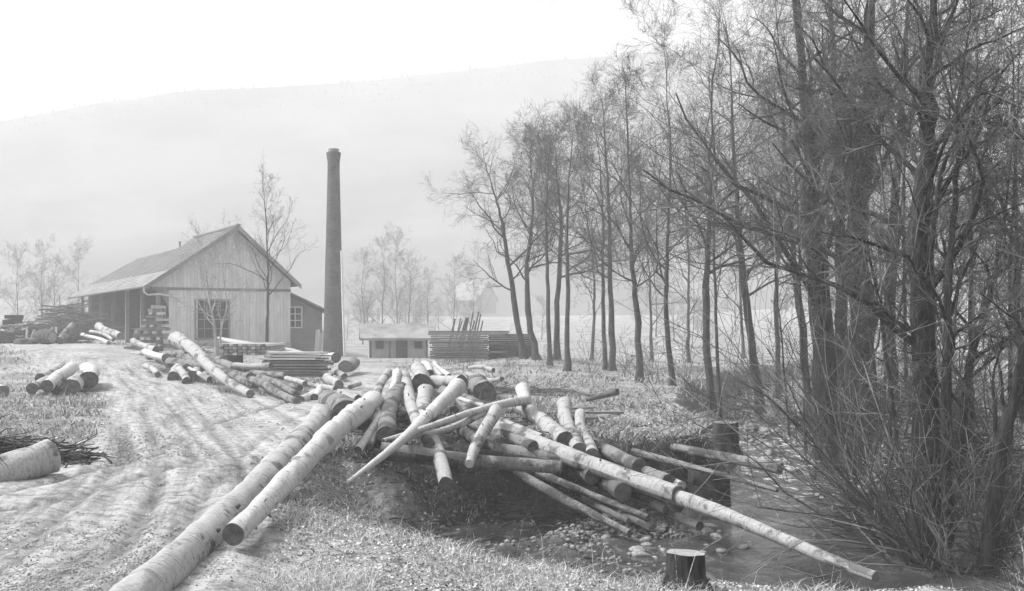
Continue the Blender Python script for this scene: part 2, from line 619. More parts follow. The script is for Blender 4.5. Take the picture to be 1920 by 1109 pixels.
def submesh(name, sel, zoff, mat, attr=None):
    """faces of the terrain lattice whose corners satisfy sel (ny,nx), z = zoff array"""
    q = quads[sel.ravel()[quads].any(1)]
    used, inv = np.unique(q, return_inverse=True)
    VV = np.stack([GX, GY, zoff], -1).reshape(-1, 3)[used]
    me = mesh_np(name, VV, [inv.reshape(-1, 4)], True)
    for an, av in (attr if isinstance(attr, list) else [attr] if attr else []):
        a_ = me.attributes.new(an, 'FLOAT', 'POINT')
        a_.data.foreach_set('value', av.ravel()[used].astype(np.float32))
    return tag(add_obj(name, me, mat), kind='structure')




def TH(x, y):
    i = int(np.clip(np.searchsorted(gx, x) - 1, 0, nx - 2)); j = int(np.clip(np.searchsorted(gy, y) - 1, 0, ny - 2))
    u = (x - gx[i]) / (gx[i + 1] - gx[i]); v = (y - gy[j]) / (gy[j + 1] - gy[j])
    return float((GZ[j, i] * (1 - u) + GZ[j, i + 1] * u) * (1 - v) + (GZ[j + 1, i] * (1 - u) + GZ[j + 1, i + 1] * u) * v)


RUT = ruts(GX, GY)[0]
LAT = np.full(GX.shape, 1e9)
for pl in RUTS[:2]:
    bd = np.full(GX.shape, 1e9); bs = np.zeros(GX.shape)
    for (x0, y0), (x1, y1) in zip(pl[:-1], pl[1:]):
        dx, dy = x1 - x0, y1 - y0
        t_ = np.clip(((GX - x0) * dx + (GY - y0) * dy) / (dx * dx + dy * dy), 0, 1)
        d_ = np.hypot(GX - x0 - t_ * dx, GY - y0 - t_ * dy)
        bs = np.where(d_ < bd, d_ * np.sign(dx * (GY - y0) - dy * (GX - x0)), bs)
        bd = np.minimum(bd, d_)
    if LAT.max() > 1e8:
        LAT = bs
    else:
        LAT = LAT * .5 + bs * .5
submesh('dirt_track', RM > 0.02, GZ + 0.034 * sstep(RM * 1.6) - 0.010, M['road'], [('rut', RUT), ('lat', LAT)])
rap_glint = np.clip(sstep((GY - 16) / 9) + 0.15 * vn(GX * .6, GY * .6, 5), 0, 1)  # runs on below the rapids so white flecks paint glints there
submesh('creek_water', GZ < water_z(GY) + 0.03, np.where(True, water_z(GY), 0) + 0.0 * GX + 0.05 * rap_glint * fbm(GX * 2.2, GY * 1.4, 77, 3), M['water'], ('rapid_glint', rap_glint))

# ------------------------------------------------------------------ hillside
sky_px = [-1500, -900, -400, 0, 100, 200, 350, 520, 700, 840, 1000, 1200, 1500, 1920, 2600, 3400]
sky_py = [470, 380, 290, 218, 200, 180, 160, 152, 140, 125, 105, 88, 66, 45, 40, 90]
HD = 520.0
hx = np.linspace(-640, 640, 200)
hv = np.linspace(0, 1, 60)
ridge = CH + (HZ - np.interp(960 + hx * F / HD, sky_px, sky_py)) / F * HD
U, Vv = np.meshgrid(hx, hv)
R2 = np.interp(U, hx, ridge)
qv = np.clip(Vv / 0.75, 0, 1) ** 0.85
HY = 330 + (HD - 330) * Vv / 0.75
HZZ = CH + (R2 - 2.2 - CH) * qv * np.minimum(HY, HD) / HD * np.where(Vv > 0.75, 1 - 0.4 * (Vv - 0.75) / 0.25, 1) - 1.5 * (1 - qv)
HZZ = HZZ + 14 * fbm(U * 0.012, HY * 0.012, 91, 5) * np.sin(np.clip(qv, 0, 1) * math.pi) + 1.2 * fbm(U * .06, HY * .06, 92, 3)
hidx = np.arange(200 * 60).reshape(60, 200)
hq = np.stack([hidx[:-1, :-1], hidx[:-1, 1:], hidx[1:, 1:], hidx[1:, :-1]], -1).reshape(-1, 4)
hill = tag(add_obj('hill', mesh_np('hill', np.stack([U, HY, HZZ], -1).reshape(-1, 3), [hq], True), M['hill']), kind='structure')
# conifers as a far-off wood
cv, cf = [], []
ncon = 0
for i in range(9000):
    iu = NP.randint(0, 200); iv = NP.randint(40, 52)
    x = hx[iu] + NP.uniform(-3, 3); y = HY[iv, iu] + NP.uniform(-4, 4); z = HZZ[iv, iu]
    if vn(np.array([x * 0.014]), np.array([y * 0.014]), 7)[0] < 0.60 and iv < 40:
        continue
    h = NP.uniform(0.6, 1.5)
    r = h * 0.34
    n = len(cv)
    for k in range(5):
        a = k * 1.2566
        cv.append((x + r * math.cos(a), y + r * math.sin(a), z - 0.5))
    cv.append((x, y, z + h))
    for k in range(5):
        cf.append((n + k, n + (k + 1) % 5, n + 5))
tag(add_obj('far_forest', mesh_np('far_forest', cv, [np.array(cf)]), M['conifer']),
    'hazy conifer wood along the crest of the distant hill', 'forest', kind='stuff')

# ------------------------------------------------------------------ tubes and trees
def tubes(polys):
    """polys: list of (pts, radii, sides) -> V, quads"""
    groups = {}
    for p, r, n in polys:
        groups.setdefault((len(p), n), []).append((p, r))
    VV, QQ, off = [], [], 0
    for (k, n), lst in groups.items():
        P = np.array([a[0] for a in lst], float)
        R = np.array([a[1] for a in lst], float)
        T = np.gradient(P, axis=1)
        T /= np.linalg.norm(T, axis=2, keepdims=True) + 1e-9
        mean = P[:, -1] - P[:, 0]
        ref = np.where((np.abs(mean[:, 2]) > 0.7 * np.linalg.norm(mean, axis=1))[:, None], np.array([[1.0, 0, 0]]), np.array([[0, 0, 1.0]]))
        A = np.cross(T, ref[:, None, :])
        A /= np.linalg.norm(A, axis=2, keepdims=True) + 1e-9
        B = np.cross(T, A)
        ang = np.arange(n) / n * 2 * math.pi
        ring = P[:, :, None, :] + R[:, :, None, None] * (np.cos(ang)[None, None, :, None] * A[:, :, None, :] + np.sin(ang)[None, None, :, None] * B[:, :, None, :])
        VV.append(ring.reshape(-1, 3))
        b = off + np.arange(len(lst))[:, None, None] * k * n
        i = np.arange(k - 1)[None, :, None] * n
        j = np.arange(n)[None, None, :]
        j2 = (np.arange(n) + 1) % n
        j2 = j2[None, None, :]
        q = np.stack([b + i + j, b + i + j2, b + i + n + j2, b + i + n + j], -1).reshape(-1, 4)
        QQ.append(q)
        off += ring.size // 3
    return np.concatenate(VV), np.concatenate(QQ)


def nrm(v):
    l = math.sqrt(v[0] * v[0] + v[1] * v[1] + v[2] * v[2]) + 1e-9
    return (v[0] / l, v[1] / l, v[2] / l)


def off_dir(d, ang, R):
    """unit vector at angle ang from d, random azimuth"""
    a = (R.gauss(0, 1), R.gauss(0, 1), R.gauss(0, 1))
    dt = a[0] * d[0] + a[1] * d[1] + a[2] * d[2]
    p = nrm((a[0] - dt * d[0], a[1] - dt * d[1], a[2] - dt * d[2]))
    c, s = math.cos(ang), math.sin(ang)
    return (c * d[0] + s * p[0], c * d[1] + s * p[1], c * d[2] + s * p[2])


KP = {1: 8, 2: 6, 3: 4, 4: 2}
NS = {1: 6, 2: 4, 3: 3, 4: 3}


WIG = {1: 0.19, 2: 0.15, 3: 0.12, 4: 0.05}
ANG = {1: (24, 58), 2: (25, 60), 3: (25, 62)}
LEN = {1: (0.32, 0.62), 2: (0.40, 0.72), 3: (0.32, 0.75)}


def branch(p, d, L, r, lev, mx, out, R, nch, trop, rmin):
    k = KP[lev]
    seg = L / (k - 1)
    pts = [p]
    wig = WIG[lev]
    for i in range(k - 1):
        d = nrm((d[0] + R.gauss(0, wig), d[1] + R.gauss(0, wig), d[2] + R.gauss(0, wig) + trop))
        p = (p[0] + d[0] * seg, p[1] + d[1] * seg, p[2] + d[2] * seg)
        pts.append(p)
    rad = [max(rmin, r * (1 - 0.75 * i / (k - 1))) for i in range(k)]
    out.append((pts, rad, NS[lev]))
    if lev < mx:
        for c in range(nch[lev]):
            t = 0.12 + 0.88 * (c + R.random()) / nch[lev]
            f = t * (k - 1)
            i = min(int(f), k - 2)
            u = f - i
            a, b = pts[i], pts[i + 1]
            q = (a[0] + (b[0] - a[0]) * u, a[1] + (b[1] - a[1]) * u, a[2] + (b[2] - a[2]) * u)
            dd = nrm((b[0] - a[0], b[1] - a[1], b[2] - a[2]))
            ang = math.radians(R.uniform(*ANG[lev]))
            branch(q, off_dir(dd, ang, R), L * R.uniform(*LEN[lev]) * (1.1 - 0.4 * t), max(rmin, rad[i] * R.uniform(0.40, 0.60)), lev + 1, mx, out, R, nch, trop * 0.8, rmin)


def smooth_path(ctrl, n, R, jit):
    P = np.array(ctrl, float)
    t = np.linspace(0, len(P) - 1, n)
    i = np.clip(t.astype(int), 0, len(P) - 2)
    u = (t - i)[:, None]
    p0 = P[np.clip(i - 1, 0, None)]; p1 = P[i]; p2 = P[i + 1]; p3 = P[np.clip(i + 2, None, len(P) - 1)]
    q = 0.5 * ((2 * p1) + (-p0 + p2) * u + (2 * p0 - 5 * p1 + 4 * p2 - p3) * u ** 2 + (-p0 + 3 * p1 - 3 * p2 + p3) * u ** 3)
    for k in range(1, n):
        q[k] += np.array([R.gauss(0, jit), R.gauss(0, jit), 0])
    return [tuple(a) for a in q]


def tree(name, label, ctrl, r0, limbs=14, llen=3.0, f0=0.3, nch=(0, 5, 5, 4), mx=4, trop=0.10, rmin=0.004, seed=1, cat='tree', group=None,
         mt='tree_bark', mtw='twig', flare=1.6, ang=(30, 65), bias=None, nside=12, rtop=0.05, vary=1.0, taper=0.95):
    R = random.Random(seed)
    n = 22
    base = ctrl[0]
    pts = smooth_path(ctrl, n, R, r0 * 0.16)
    rad = []
    for i in range(n):
        t = i / (n - 1)
        r = r0 * (1 - (1 - rtop) * t ** taper)
        if i == 0: r *= flare
        if i == 1: r *= 1 + (flare - 1) * 0.25
        rad.append(r * (1 + R.uniform(-.05, .05)))
    o = empty(name, label, cat, group)
    o.location = base
    tk = [(pts, rad, nside)]
    crown = []
    for c in range(limbs):
        t = f0 + (1 - f0) * (c + R.random()) / limbs
        f = min(t, 0.999) * (n - 1)
        i = min(int(f), n - 2)
        a, b = pts[i], pts[i + 1]
        u = f - i
        q = tuple(a[k] + (b[k] - a[k]) * u for k in range(3))
        d = nrm(tuple(b[k] - a[k] for k in range(3)))
        dd = off_dir(d, math.radians(R.uniform(*ang)), R)
        if bias is not None and R.random() < 0.6:
            dd = nrm((dd[0] + bias[0], dd[1] + bias[1], dd[2] + bias[2]))
        L = llen * R.uniform(0.55, 1.2 * vary) * (1.15 - 0.65 * (t - f0) / (1 - f0))
        one = []
        branch(q, dd, L, min(rad[i] * R.uniform(.35, .6), 0.010 + L * 0.0125), 1, mx, one, R, nch, trop, rmin)
        tk.append(one[0]); crown += one[1:]
    for c in range(3):
        dd = off_dir(nrm(tuple(pts[-1][k] - pts[-2][k] for k in range(3))), math.radians(R.uniform(3, 25)), R)
        branch(pts[-1 - c], dd, llen * R.uniform(.3, .5), rad[-1 - c] * .9, 2, mx, crown, R, nch, trop, rmin)
    # limbs thick enough to read belong to the trunk
    for name_, polys, mat in (('trunk', tk, M[mt]), ('crown', crown, M[mtw])):
        Vt, Qt = tubes(polys)
        Vt = Vt - np.array(base)
        if name_ == 'trunk':
            nt_ = n * nside
            Vt[:nt_, 0] += 0.06 * r0 * np.sin(Vt[:nt_, 0] * 40 + Vt[:nt_, 2] * 3)
        add_obj(name_, mesh_np(name_, Vt, [Qt], name_ == 'trunk'), mat, o)
    return o


def copy_tree(o, loc, rz, s, label=None):
    r = o.copy()
    COL.objects.link(r)
    r.location = loc
    r.rotation_euler = (0, 0, rz)
    r.scale = (s, s, s)
    if label: r['label'] = label
    for ch in list(o.children):
        c = ch.copy()
        COL.objects.link(c)
        c.parent = r
    return r


def path_px(pts, d, dtop=None):
    """trunk control points from photo pixels, all at depth d (to dtop), the first on the ground"""
    dtop = d if dtop is None else dtop
    out = []
    for i, (px, py) in enumerate(pts):
        dd = d + (dtop - d) * i / max(1, len(pts) - 1)
        out.append(at(px, py, dd))
    x, y, z = out[0]
    out[0] = (x, y, TH(x, y) - 0.05)
    return out


# ---- the row along the meadow
G1 = 'bare alders along the creek meadow'
row = [
    ('slim leaning alder beside the plank stack, with a long crooked limb', [(983, 672), (965, 577), (951, 482), (941, 411), (925, 360), (912, 310)], 50, 13, 14, 3.0, 0.28),
    ('crooked alder with an S-bent trunk and a pale scar at its foot', [(1007, 674), (992, 597), (987, 518), (994, 450), (1000, 370), (992, 290)], 49.5, 14, 15, 3.0, 0.38),
    ('straight slender alder standing close behind the crooked one', [(1031, 690), (1027, 540), (1024, 411), (1028, 320), (1034, 260)], 47, 9, 13, 2.6, 0.4),
    ('straight alder with low forks between two slender ones', [(1043, 682), (1046, 560), (1052, 419), (1046, 340), (1040, 275)], 50, 13, 14, 2.8, 0.34),
    ('dark straight alder with upright twigs, rising alone from thick grass', [(1063, 698), (1064, 560), (1064, 440), (1066, 340), (1076, 240)], 45, 11, 15, 2.8, 0.36),
    ('thin alder twinned with a thicker straight one', [(1135, 694), (1131, 560), (1131, 440), (1126, 340), (1118, 240)], 46, 9, 12, 2.6, 0.34),
    ('straight grey alder twinned with a thinner one', [(1148, 694), (1145, 560), (1143, 440), (1138, 310), (1128, 180)], 45.5, 13, 15, 3.0, 0.36),
    ('alder with a flared foot leaning over the meadow edge', [(1200, 716), (1193, 570), (1184, 470), (1180, 330), (1172, 150)], 37, 14, 16, 2.8, 0.32),
    ('slim dark alder with a gently bowed trunk on the bank', [(1261, 722), (1248, 580), (1252, 452), (1256, 300), (1246, 60)], 35, 12, 16, 2.8, 0.3),
    ('sturdy straight alder paired with a sapling at the bend of the creek', [(1335, 722), (1324, 560), (1329, 420), (1332, 260), (1350, 20)], 34, 17, 17, 3.0, 0.34),
    ('thin sapling beside the sturdy straight alder', [(1351, 726), (1342, 580), (1339, 440), (1342, 300), (1330, 160)], 33, 8, 13, 2.2, 0.3),
    ('stout alder leaning towards the meadow behind brushwood', [(1427, 735), (1403, 590), (1386, 440), (1376, 280), (1362, 40)], 36, 19, 17, 3.4, 0.32),
    ('slim grey tree well behind the stout leaning alder', [(1462, 700), (1455, 560), (1462, 420), (1468, 280), (1480, 60)], 46, 11, 15, 3.4, 0.3),
    ('tall alder bending towards the meadow above brushwood', [(1520, 745), (1498, 560), (1484, 420), (1470, 250), (1452, -20)], 32, 18, 17, 3.2, 0.32),
]
for i, (lab, pts, d, wpx, nl, ll, f0) in enumerate(row):
    tree('alder_tree', lab, path_px(pts, d, d - 0.6), wpx * d / F / 2, nl + 3, ll * 1.1, f0 - .04, (0, 7, 6, 6), 4, 0.065, 0.0029, 100 + i, 'tree', G1, 'tree_bark_mid', 'twig_mid', ang=(35, 78))

# thin trees farther off, seen between the trunks
for i, (px, d, h) in enumerate([(1222, 62, 8), (1110, 60, 9), (1290, 58, 9), (1395, 64, 11), (1660, 60, 12), (1830, 55, 12)]):
    x = (px - 960) / F * d
    z = TH(x, d)
    tree('young_tree', 'thin hazy young tree beyond the creek trees', [(x, d, z - .05), (x + rng.uniform(-.3, .3), d, z + h * .5), (x + rng.uniform(-.6, .6), d, z + h)],
         0.10, 13, 2.6, 0.25, (0, 5, 4, 3), 4, 0.12, 0.006, 160 + i, 'tree', 'young trees beyond the creek', 'tree_bark_mid', 'twig_mid')

# ---- big trees on the far bank of the creek
G2 = 'big bare trees on the far bank'
LB = (-0.3, -0.1, 0.1)
big = [
    ('massive twin-trunk tree with split pale bark, slighter of its two stems', [(1552, 850), (1540, 640), (1530, 440), (1520, 300), (1500, 120), (1470, -200)], 25, 48, 22, 4.6, 0.22, LB),
    ('slender stem wedged between two massive trunks', [(1588, 858), (1582, 640), (1576, 440), (1570, 250), (1560, 60), (1540, -160)], 24.5, 26, 14, 3.6, 0.35, None),
    ('massive straight trunk, thickest of the trees on the far bank', [(1615, 868), (1616, 640), (1612, 440), (1626, 250), (1630, 60), (1640, -260)], 23.5, 58, 26, 4.6, 0.28, LB),
    ('tall dark tree rising from the brush by the water, forking high up', [(1738, 1000), (1732, 720), (1728, 440), (1738, 260), (1745, 80), (1755, -260)], 14.6, 54, 26, 3.0, 0.22, None),
    ('slimmer dark stem pressed beside the tall forking tree', [(1778, 992), (1774, 760), (1776, 560), (1790, 400), (1800, 200), (1830, -60)], 14.2, 20, 15, 2.2, 0.25, None),
    ('crooked dark tree leaning outward from the brush, low limbs bare', [(1850, 1010), (1872, 860), (1905, 740), (1935, 600), (1960, 380), (1990, 100)], 13.4, 30, 15, 2.4, 0.2, (-0.3, 0, 0.2)),
    ('bowed dark stem sweeping up and outward behind the crooked tree', [(1800, 985), (1806, 800), (1818, 690), (1856, 550), (1880, 430), (1905, 200)], 14.8, 20, 15, 2.4, 0.25, None),
    ('dark tree with long drooping limbs reaching over the brush', [(1960, 960), (1950, 700), (1940, 450), (1950, 250), (1960, 0)], 17.5, 30, 16, 3.2, 0.2, (-0.7, 0, 0.0)),
    ('grey tree behind the thickest trunk with many upright limbs', [(1672, 800), (1668, 600), (1676, 420), (1690, 240), (1700, 40), (1705, -150)], 29, 24, 16, 3.8, 0.25, None),
]
for i, (lab, pts, d, wpx, nl, ll, f0, bias) in enumerate(big):
    tree('creekside_tree', lab, path_px(pts, d, d + 0.3), wpx * d / F / 2, nl, ll * .82, f0, (0, 8, 6, 6), 4, 0.055, 0.0021, 200 + i, 'tree', G2, 'tree_bark', 'twig_grey', taper=1.5, bias=bias, ang=(28, 75))


# ---- saplings crowding between the big trunks
R9 = random.Random(9)
sap = ['beside the slighter twin trunk', 'close by the thickest trunk', 'behind the fanned willow', 'between the forking tree and the thickest trunk', 'right behind the forking tree',
       'between forking tree and bowed stem', 'behind the bowed stem', 'beyond the crooked tree', 'on the bank upstream of the twin trunk', 'under the drooping limbs', 'before the grey upright-limbed tree']
for i, (px, d, h) in enumerate([(1512, 26, 6.5), (1650, 22, 7), (1692, 17.5, 5.5), (1668, 19.5, 6.5), (1758, 17, 6), (1765, 15.6, 5), (1822, 17, 6), (1895, 15.5, 5.5), (1480, 30, 6), (1918, 18.5, 6.5), (1700, 25, 7.5)]):
    x = (px - 960) / F * d
    z = TH(x, d)
    lx = R9.uniform(-.9, .5)
    tree('sapling', 'thin bare sapling ' + sap[i], [(x, d, z - .05), (x + lx * .3, d + .1, z + h * .4), (x + lx * .7, d, z + h * .75), (x + lx, d, z + h)],
         R9.uniform(.03, .055), 11, 1.5, .2, (0, 5, 5, 4), 4, .07, .0024, 700 + i, 'tree', 'saplings among the big trees', 'tree_bark', 'twig', flare=1.1, nside=7, ang=(25, 60))


# ---- shrubs: many rods from one foot
def shrub(name, label, base, nst, L, r, lean, spread, seed, mt='stem', group=None, mx=3, nch=(0, 4, 4, 3), trop=0.03, rmin=0.003, up=1.0, split=False):
    R = random.Random(seed)
    o = empty(name, label, 'shrub', group)
    o.location = base
    rods, tw, each = [], [], []
    for s in range(nst):
        a = R.uniform(0, 2 * math.pi)
        q = (base[0] + R.gauss(0, spread * .35), base[1] + R.gauss(0, spread * .35), base[2] - 0.03)
        d = nrm((lean[0] + R.gauss(0, spread), lean[1] + R.gauss(0, spread), up + R.uniform(-.2, .3)))
        out = []
        branch(q, d, L * R.uniform(.5, 1.15), r * R.uniform(.6, 1.2), 1, mx, out, R, nch, trop, rmin)
        rods.append(out[0]); tw += out[1:]; each.append(out)
    if split:
        for out in each:
            Vt, Qt = tubes([out[0]])
            st = add_obj('stem', mesh_np('stem', Vt - np.array(base), [Qt]), M[mt], o)
            Vt, Qt = tubes(out[1:])
            tag(add_obj('twigs', mesh_np('twigs', Vt - np.array(base), [Qt]), M[mt], st), kind='stuff')
    else:
        Vt, Qt = tubes(rods + tw)
        tag(add_obj('branches', mesh_np('branches', Vt - np.array(base), [Qt]), M[mt], o), kind='stuff')
    return o


G3 = 'willow brush along the water'
for i, (px, d, n, L, r, lean, sp, lab) in enumerate([
        (1715, 14.4, 9, 4.2, .019, (-1.1, 0.1), .32, 'willow clump with long pale rods fanned far out over the water'),
        (1745, 14.0, 14, 3.2, .018, (-.6, -.1), .42, 'willow clump at the foot of the tall forking tree'),
        (1690, 15.8, 7, 3.4, .016, (-.8, 0.2), .35, 'willow clump leaning over the creek just upstream of the fanned one'),
        (1810, 13.6, 14, 2.8, .016, (0.1, 0), .45, 'upright willow clump between the forking tree and the crooked tree'),
        (1880, 13.4, 12, 2.6, .015, (.2, 0), .45, 'willow clump beside the crooked outward-leaning tree'),
        (1650, 18.5, 9, 3.0, .014, (-.3, 0), .4, 'willow clump on the bank before the thickest trunk'),
        (1625, 21.5, 10, 2.8, .013, (-.2, 0), .4, 'willow clump at the foot of the twin-trunk tree'),
        (1590, 24.5, 8, 2.4, .012, (-.1, 0), .4, 'thin willow clump by the rapids below the twin-trunk tree'),
        (1690, 20.5, 12, 3.2, .015, (-.1, 0), .5, 'tall upright willow clump behind the fanned one'),
        (1760, 19.0, 12, 3.0, .014, (.0, 0), .5, 'upright willow clump right behind the forking tree'),
        (1850, 18.0, 12, 3.0, .014, (.1, 0), .5, 'upright willow clump behind the crooked tree')]):
    x = (px - 960) / F * d
    shrub('willow_shrub', lab, (x, d, TH(x, d)), n, L, r, lean, sp, 300 + i, 'stem' if i in (0, 3, 8) else 'twig', G3, split=True, nch=(0, 6, 3, 2))
G4 = 'leafless bushes at the meadow edge'
for i, (px, d, n, L) in enumerate([(1105, 44, 8, 1.6), (1170, 41, 9, 1.8), (1230, 36, 8, 1.5), (1290, 34, 10, 1.8), (1375, 34, 12, 1.7), (1450, 31, 12, 1.6), (1500, 29, 12, 1.7), (950, 47, 10, 1.3), (880, 45, 9, 1.2),
                                    (1410, 44, 9, 2.2), (1540, 40, 9, 2.4), (1020, 46, 7, 1.4)]):
    x = (px - 960) / F * d
    shrub('meadow_bush', 'low leafless bush at the foot of the meadow trees', (x, d, TH(x, d)), n, L, .010, (0, 0), .38, 340 + i, 'twig_mid', G4, 3, (0, 4, 3, 3), rmin=.004)

# ---- small trees by the sawmill
x, d = (500 - 960) / F * 50, 50.0
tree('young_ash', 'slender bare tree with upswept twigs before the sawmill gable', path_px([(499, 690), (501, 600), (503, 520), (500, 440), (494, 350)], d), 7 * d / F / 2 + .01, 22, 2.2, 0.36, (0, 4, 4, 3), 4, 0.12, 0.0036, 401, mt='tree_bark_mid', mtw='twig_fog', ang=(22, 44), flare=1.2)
tree('birch_sapling', 'pale thin birch sapling before the dark sawmill window', path_px([(408, 690), (402, 610), (392, 560), (385, 500), (372, 440)], 49), 0.07, 12, 1.9, 0.2, (0, 4, 3, 2), 4, 0.09, 0.005, 402, mt='twig_pale', mtw='twig_pale', ang=(28, 50), flare=1.2)
tree('birch_sapling', 'second pale birch sapling, forked low, next to the sawmill window', path_px([(411, 690), (415, 620), (425, 570), (418, 500), (430, 450)], 49.3), 0.055, 10, 1.7, 0.2, (0, 4, 3, 2), 4, 0.09, 0.005, 403, mt='twig_pale', mtw='twig_pale', ang=(28, 50), flare=1.2)

# ---- faint trees far off
G5 = 'bare trees far off in the haze'
proto = []
for k in range(3):
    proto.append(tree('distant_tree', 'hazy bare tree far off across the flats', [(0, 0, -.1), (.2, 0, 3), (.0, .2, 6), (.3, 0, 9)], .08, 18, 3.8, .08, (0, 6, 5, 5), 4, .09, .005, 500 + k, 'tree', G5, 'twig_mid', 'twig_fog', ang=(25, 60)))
spots = [(30, 105, 1.0), (75, 110, 1.1), (100, 96, .8), (150, 118, 1.1), (680, 100, 1.0), (720, 108, 1.05), (770, 98, .95), (800, 105, .85), (850, 112, 1.0), (690, 84, .55), (745, 118, 1.2), (1230, 120, 1.2), (1380, 130, 1.2), (1560, 125, 1.2), (1720, 110, 1.1), (1880, 118, 1.2), (-40, 100, 1.0), (890, 120, .9)]
for k, (px, d, s) in enumerate(spots):
    x = (px - 960) / F * d
    loc = (x, d, TH(x, d))
    s *= .82
    lab = 'hazy bare tree beyond the far end of the sawmill' if px < 300 else 'hazy bare tree standing between the chimney and the creek row' if px < 1000 else 'hazy bare tree in the field beyond the creek trees'
    if k < 3:
        o = proto[k]
        o['label'] = lab
        o.location = loc; o.scale = (s, s, s)
    else:
        copy_tree(proto[k % 3], loc, rng.uniform(0, 6), s * rng.uniform(.9, 1.1), lab)

R = random.Random(77)
for k in range(22):
    px = R.uniform(640, 1900); d = R.uniform(105, 165)
    x = (px - 960) / F * d
    o = copy_tree(proto[k % 3], (x, d, TH(x, d) - .1), R.uniform(0, 6), R.uniform(.26, .42), 'hazy low scrub bush out on the flats beyond the yard')
    o.name = 'distant_bush'
    o['category'] = 'bush'
    o['group'] = 'scrub bushes out on the flats'
    o.scale = (o.scale[0] * 1.5, o.scale[1] * 1.5, o.scale[2])

# ------------------------------------------------------------------ sawmill
O0 = (-13.58, 72.0)
UU = (-0.8795, -0.476)
VW = (-0.476, 0.8795)


def B(s, t, z):
    return (O0[0] + s * UU[0] + t * VW[0], O0[1] + s * UU[1] + t * VW[1], z)


mill = empty('sawmill', 'long timber sawmill with pale board gable and open shed under a sweeping roof', 'building')
SR, ZR = 3.43, 7.73            # ridge
SE, ZE = 8.84, 4.06            # long side eave
SX, ZX = -0.42, 4.26           # short side eave


def roofz(s, zr=ZR):
    return ZR - (ZR - ZE) * (s - SR) / (SE - SR) if s > SR else ZR - (ZR - ZX) * (SR - s) / (SR - SX)


# front wall: carrier > boards
fw = MB()
fw.extr([B(0.0, 0.06, 0.0), B(7.27, 0.06, 0.0), B(7.27, 0.06, 2.3), B(7.4, 0.06, 3.0), B(7.75, 0.06, 3.6), B(8.3, 0.06, 3.95), B(8.3, 0.06, roofz(8.3) - .16), B(SR, 0.06, ZR - .16), B(0.0, 0.06, roofz(0) - .16)],
        (VW[0] * .12, VW[1] * .12, 0))
front = fw.build('front_wall', M['wood_grey'], mill)
WS0, WS1, WZ0, WZ1 = 3.85, 5.75, 1.05, 3.27
s = 0.0
while s < 8.28:
    wd = rng.uniform(.19, .23)
    s1 = min(s + wd, 8.3)
    sm = (s + s1) / 2
    for (z0, z1) in ((0.78, 3.86), (4.02, None)):
        if z1 is None:
            za, zb = roofz(s) - .17, roofz(s1) - .17
        else:
            if sm > 7.3: continue
            za = zb = z1
        spans = [(z0, None)]
        if z1 is not None and WS0 < sm < WS1:
            spans = [(z0, WZ0), (WZ1, None)]
        for (a, b) in spans:
            ta, tb = (za, zb) if b is None else (b, b)
            if min(ta, tb) - a < .05: continue
            m = MB()
            t0 = rng.uniform(.0, .018)
            e = 0.012
            m.hexa([B(s + e, t0, a), B(s1, t0, a), B(s1, .058, a), B(s + e, .058, a)], [B(s + e, t0, ta), B(s1, t0, tb), B(s1, .058, tb), B(s + e, .058, ta)])
            m.build('board', M['board'], front)
    s = s1
m = MB(); m.box(B, 0, 8.3, -.05, .05, 3.87, 4.01); m.build('trim_beam', M['wood_grey'], mill)
m = MB(); m.box(B, -.03, 7.3, -.03, .055, -.3, .77); m.build('plinth', M['plaster'], mill)
# window: panes and bars
win = MB()
for a, b, c, d_ in ((WS0 - .1, WS0, WZ0 - .1, WZ1 + .1), (WS1, WS1 + .1, WZ0 - .1, WZ1 + .1), (WS0, WS1, WZ0 - .1, WZ0), (WS0, WS1, WZ1, WZ1 + .1)):
    win.box(B, a, b, -.05, .05, c, d_)
winf = win.build('window', M['wood_grey'], mill)
for i in range(1, 4):
    q = WS0 + (WS1 - WS0) * i / 4
    m = MB(); m.box(B, q - .02, q + .02, -.01, .045, WZ0, WZ1); m.build('glazing_bar', M['wood_grey'], winf)
for i in range(1, 4):
    q = WZ0 + (WZ1 - WZ0) * i / 4
    m = MB(); m.box(B, WS0, WS1, -.015, .04, q - .02, q + .02); m.build('glazing_bar', M['wood_grey'], winf)
for i in range(4):
    for j in range(4):
        m = MB()
        a = WS0 + (WS1 - WS0) * i / 4 + .022; b = WS0 + (WS1 - WS0) * (i + 1) / 4 - .022
        c = WZ0 + (WZ1 - WZ0) * j / 4 + .022; d_ = WZ0 + (WZ1 - WZ0) * (j + 1) / 4 - .022
        m.box(B, a, b, .02, .03, c, d_); m.build('pane', M['glass'], winf)
# other walls
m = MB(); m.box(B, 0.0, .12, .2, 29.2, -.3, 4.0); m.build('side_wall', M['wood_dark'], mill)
m = MB(); m.box(B, 1.4, 1.5, .2, 29.2, -.3, 5.6); m.build('inner_shade_wall', M['root'], mill)  # near-black colour stands in for the shade inside the open shed
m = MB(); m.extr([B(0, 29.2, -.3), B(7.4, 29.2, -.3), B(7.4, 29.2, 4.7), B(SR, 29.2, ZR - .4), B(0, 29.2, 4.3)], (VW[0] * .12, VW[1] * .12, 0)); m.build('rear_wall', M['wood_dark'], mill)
for t in (0.3, 5, 10, 15, 20, 25, 29):
    m = MB(); m.box(B, 7.75, 7.97, t, t + .22, -.3, 4.55); m.build('post', M['wood_grey'], mill)
m = MB(); m.box(B, 7.74, 7.98, .25, 29.4, 4.35, 4.56); m.build('eave_beam', M['wood_dark'], mill)


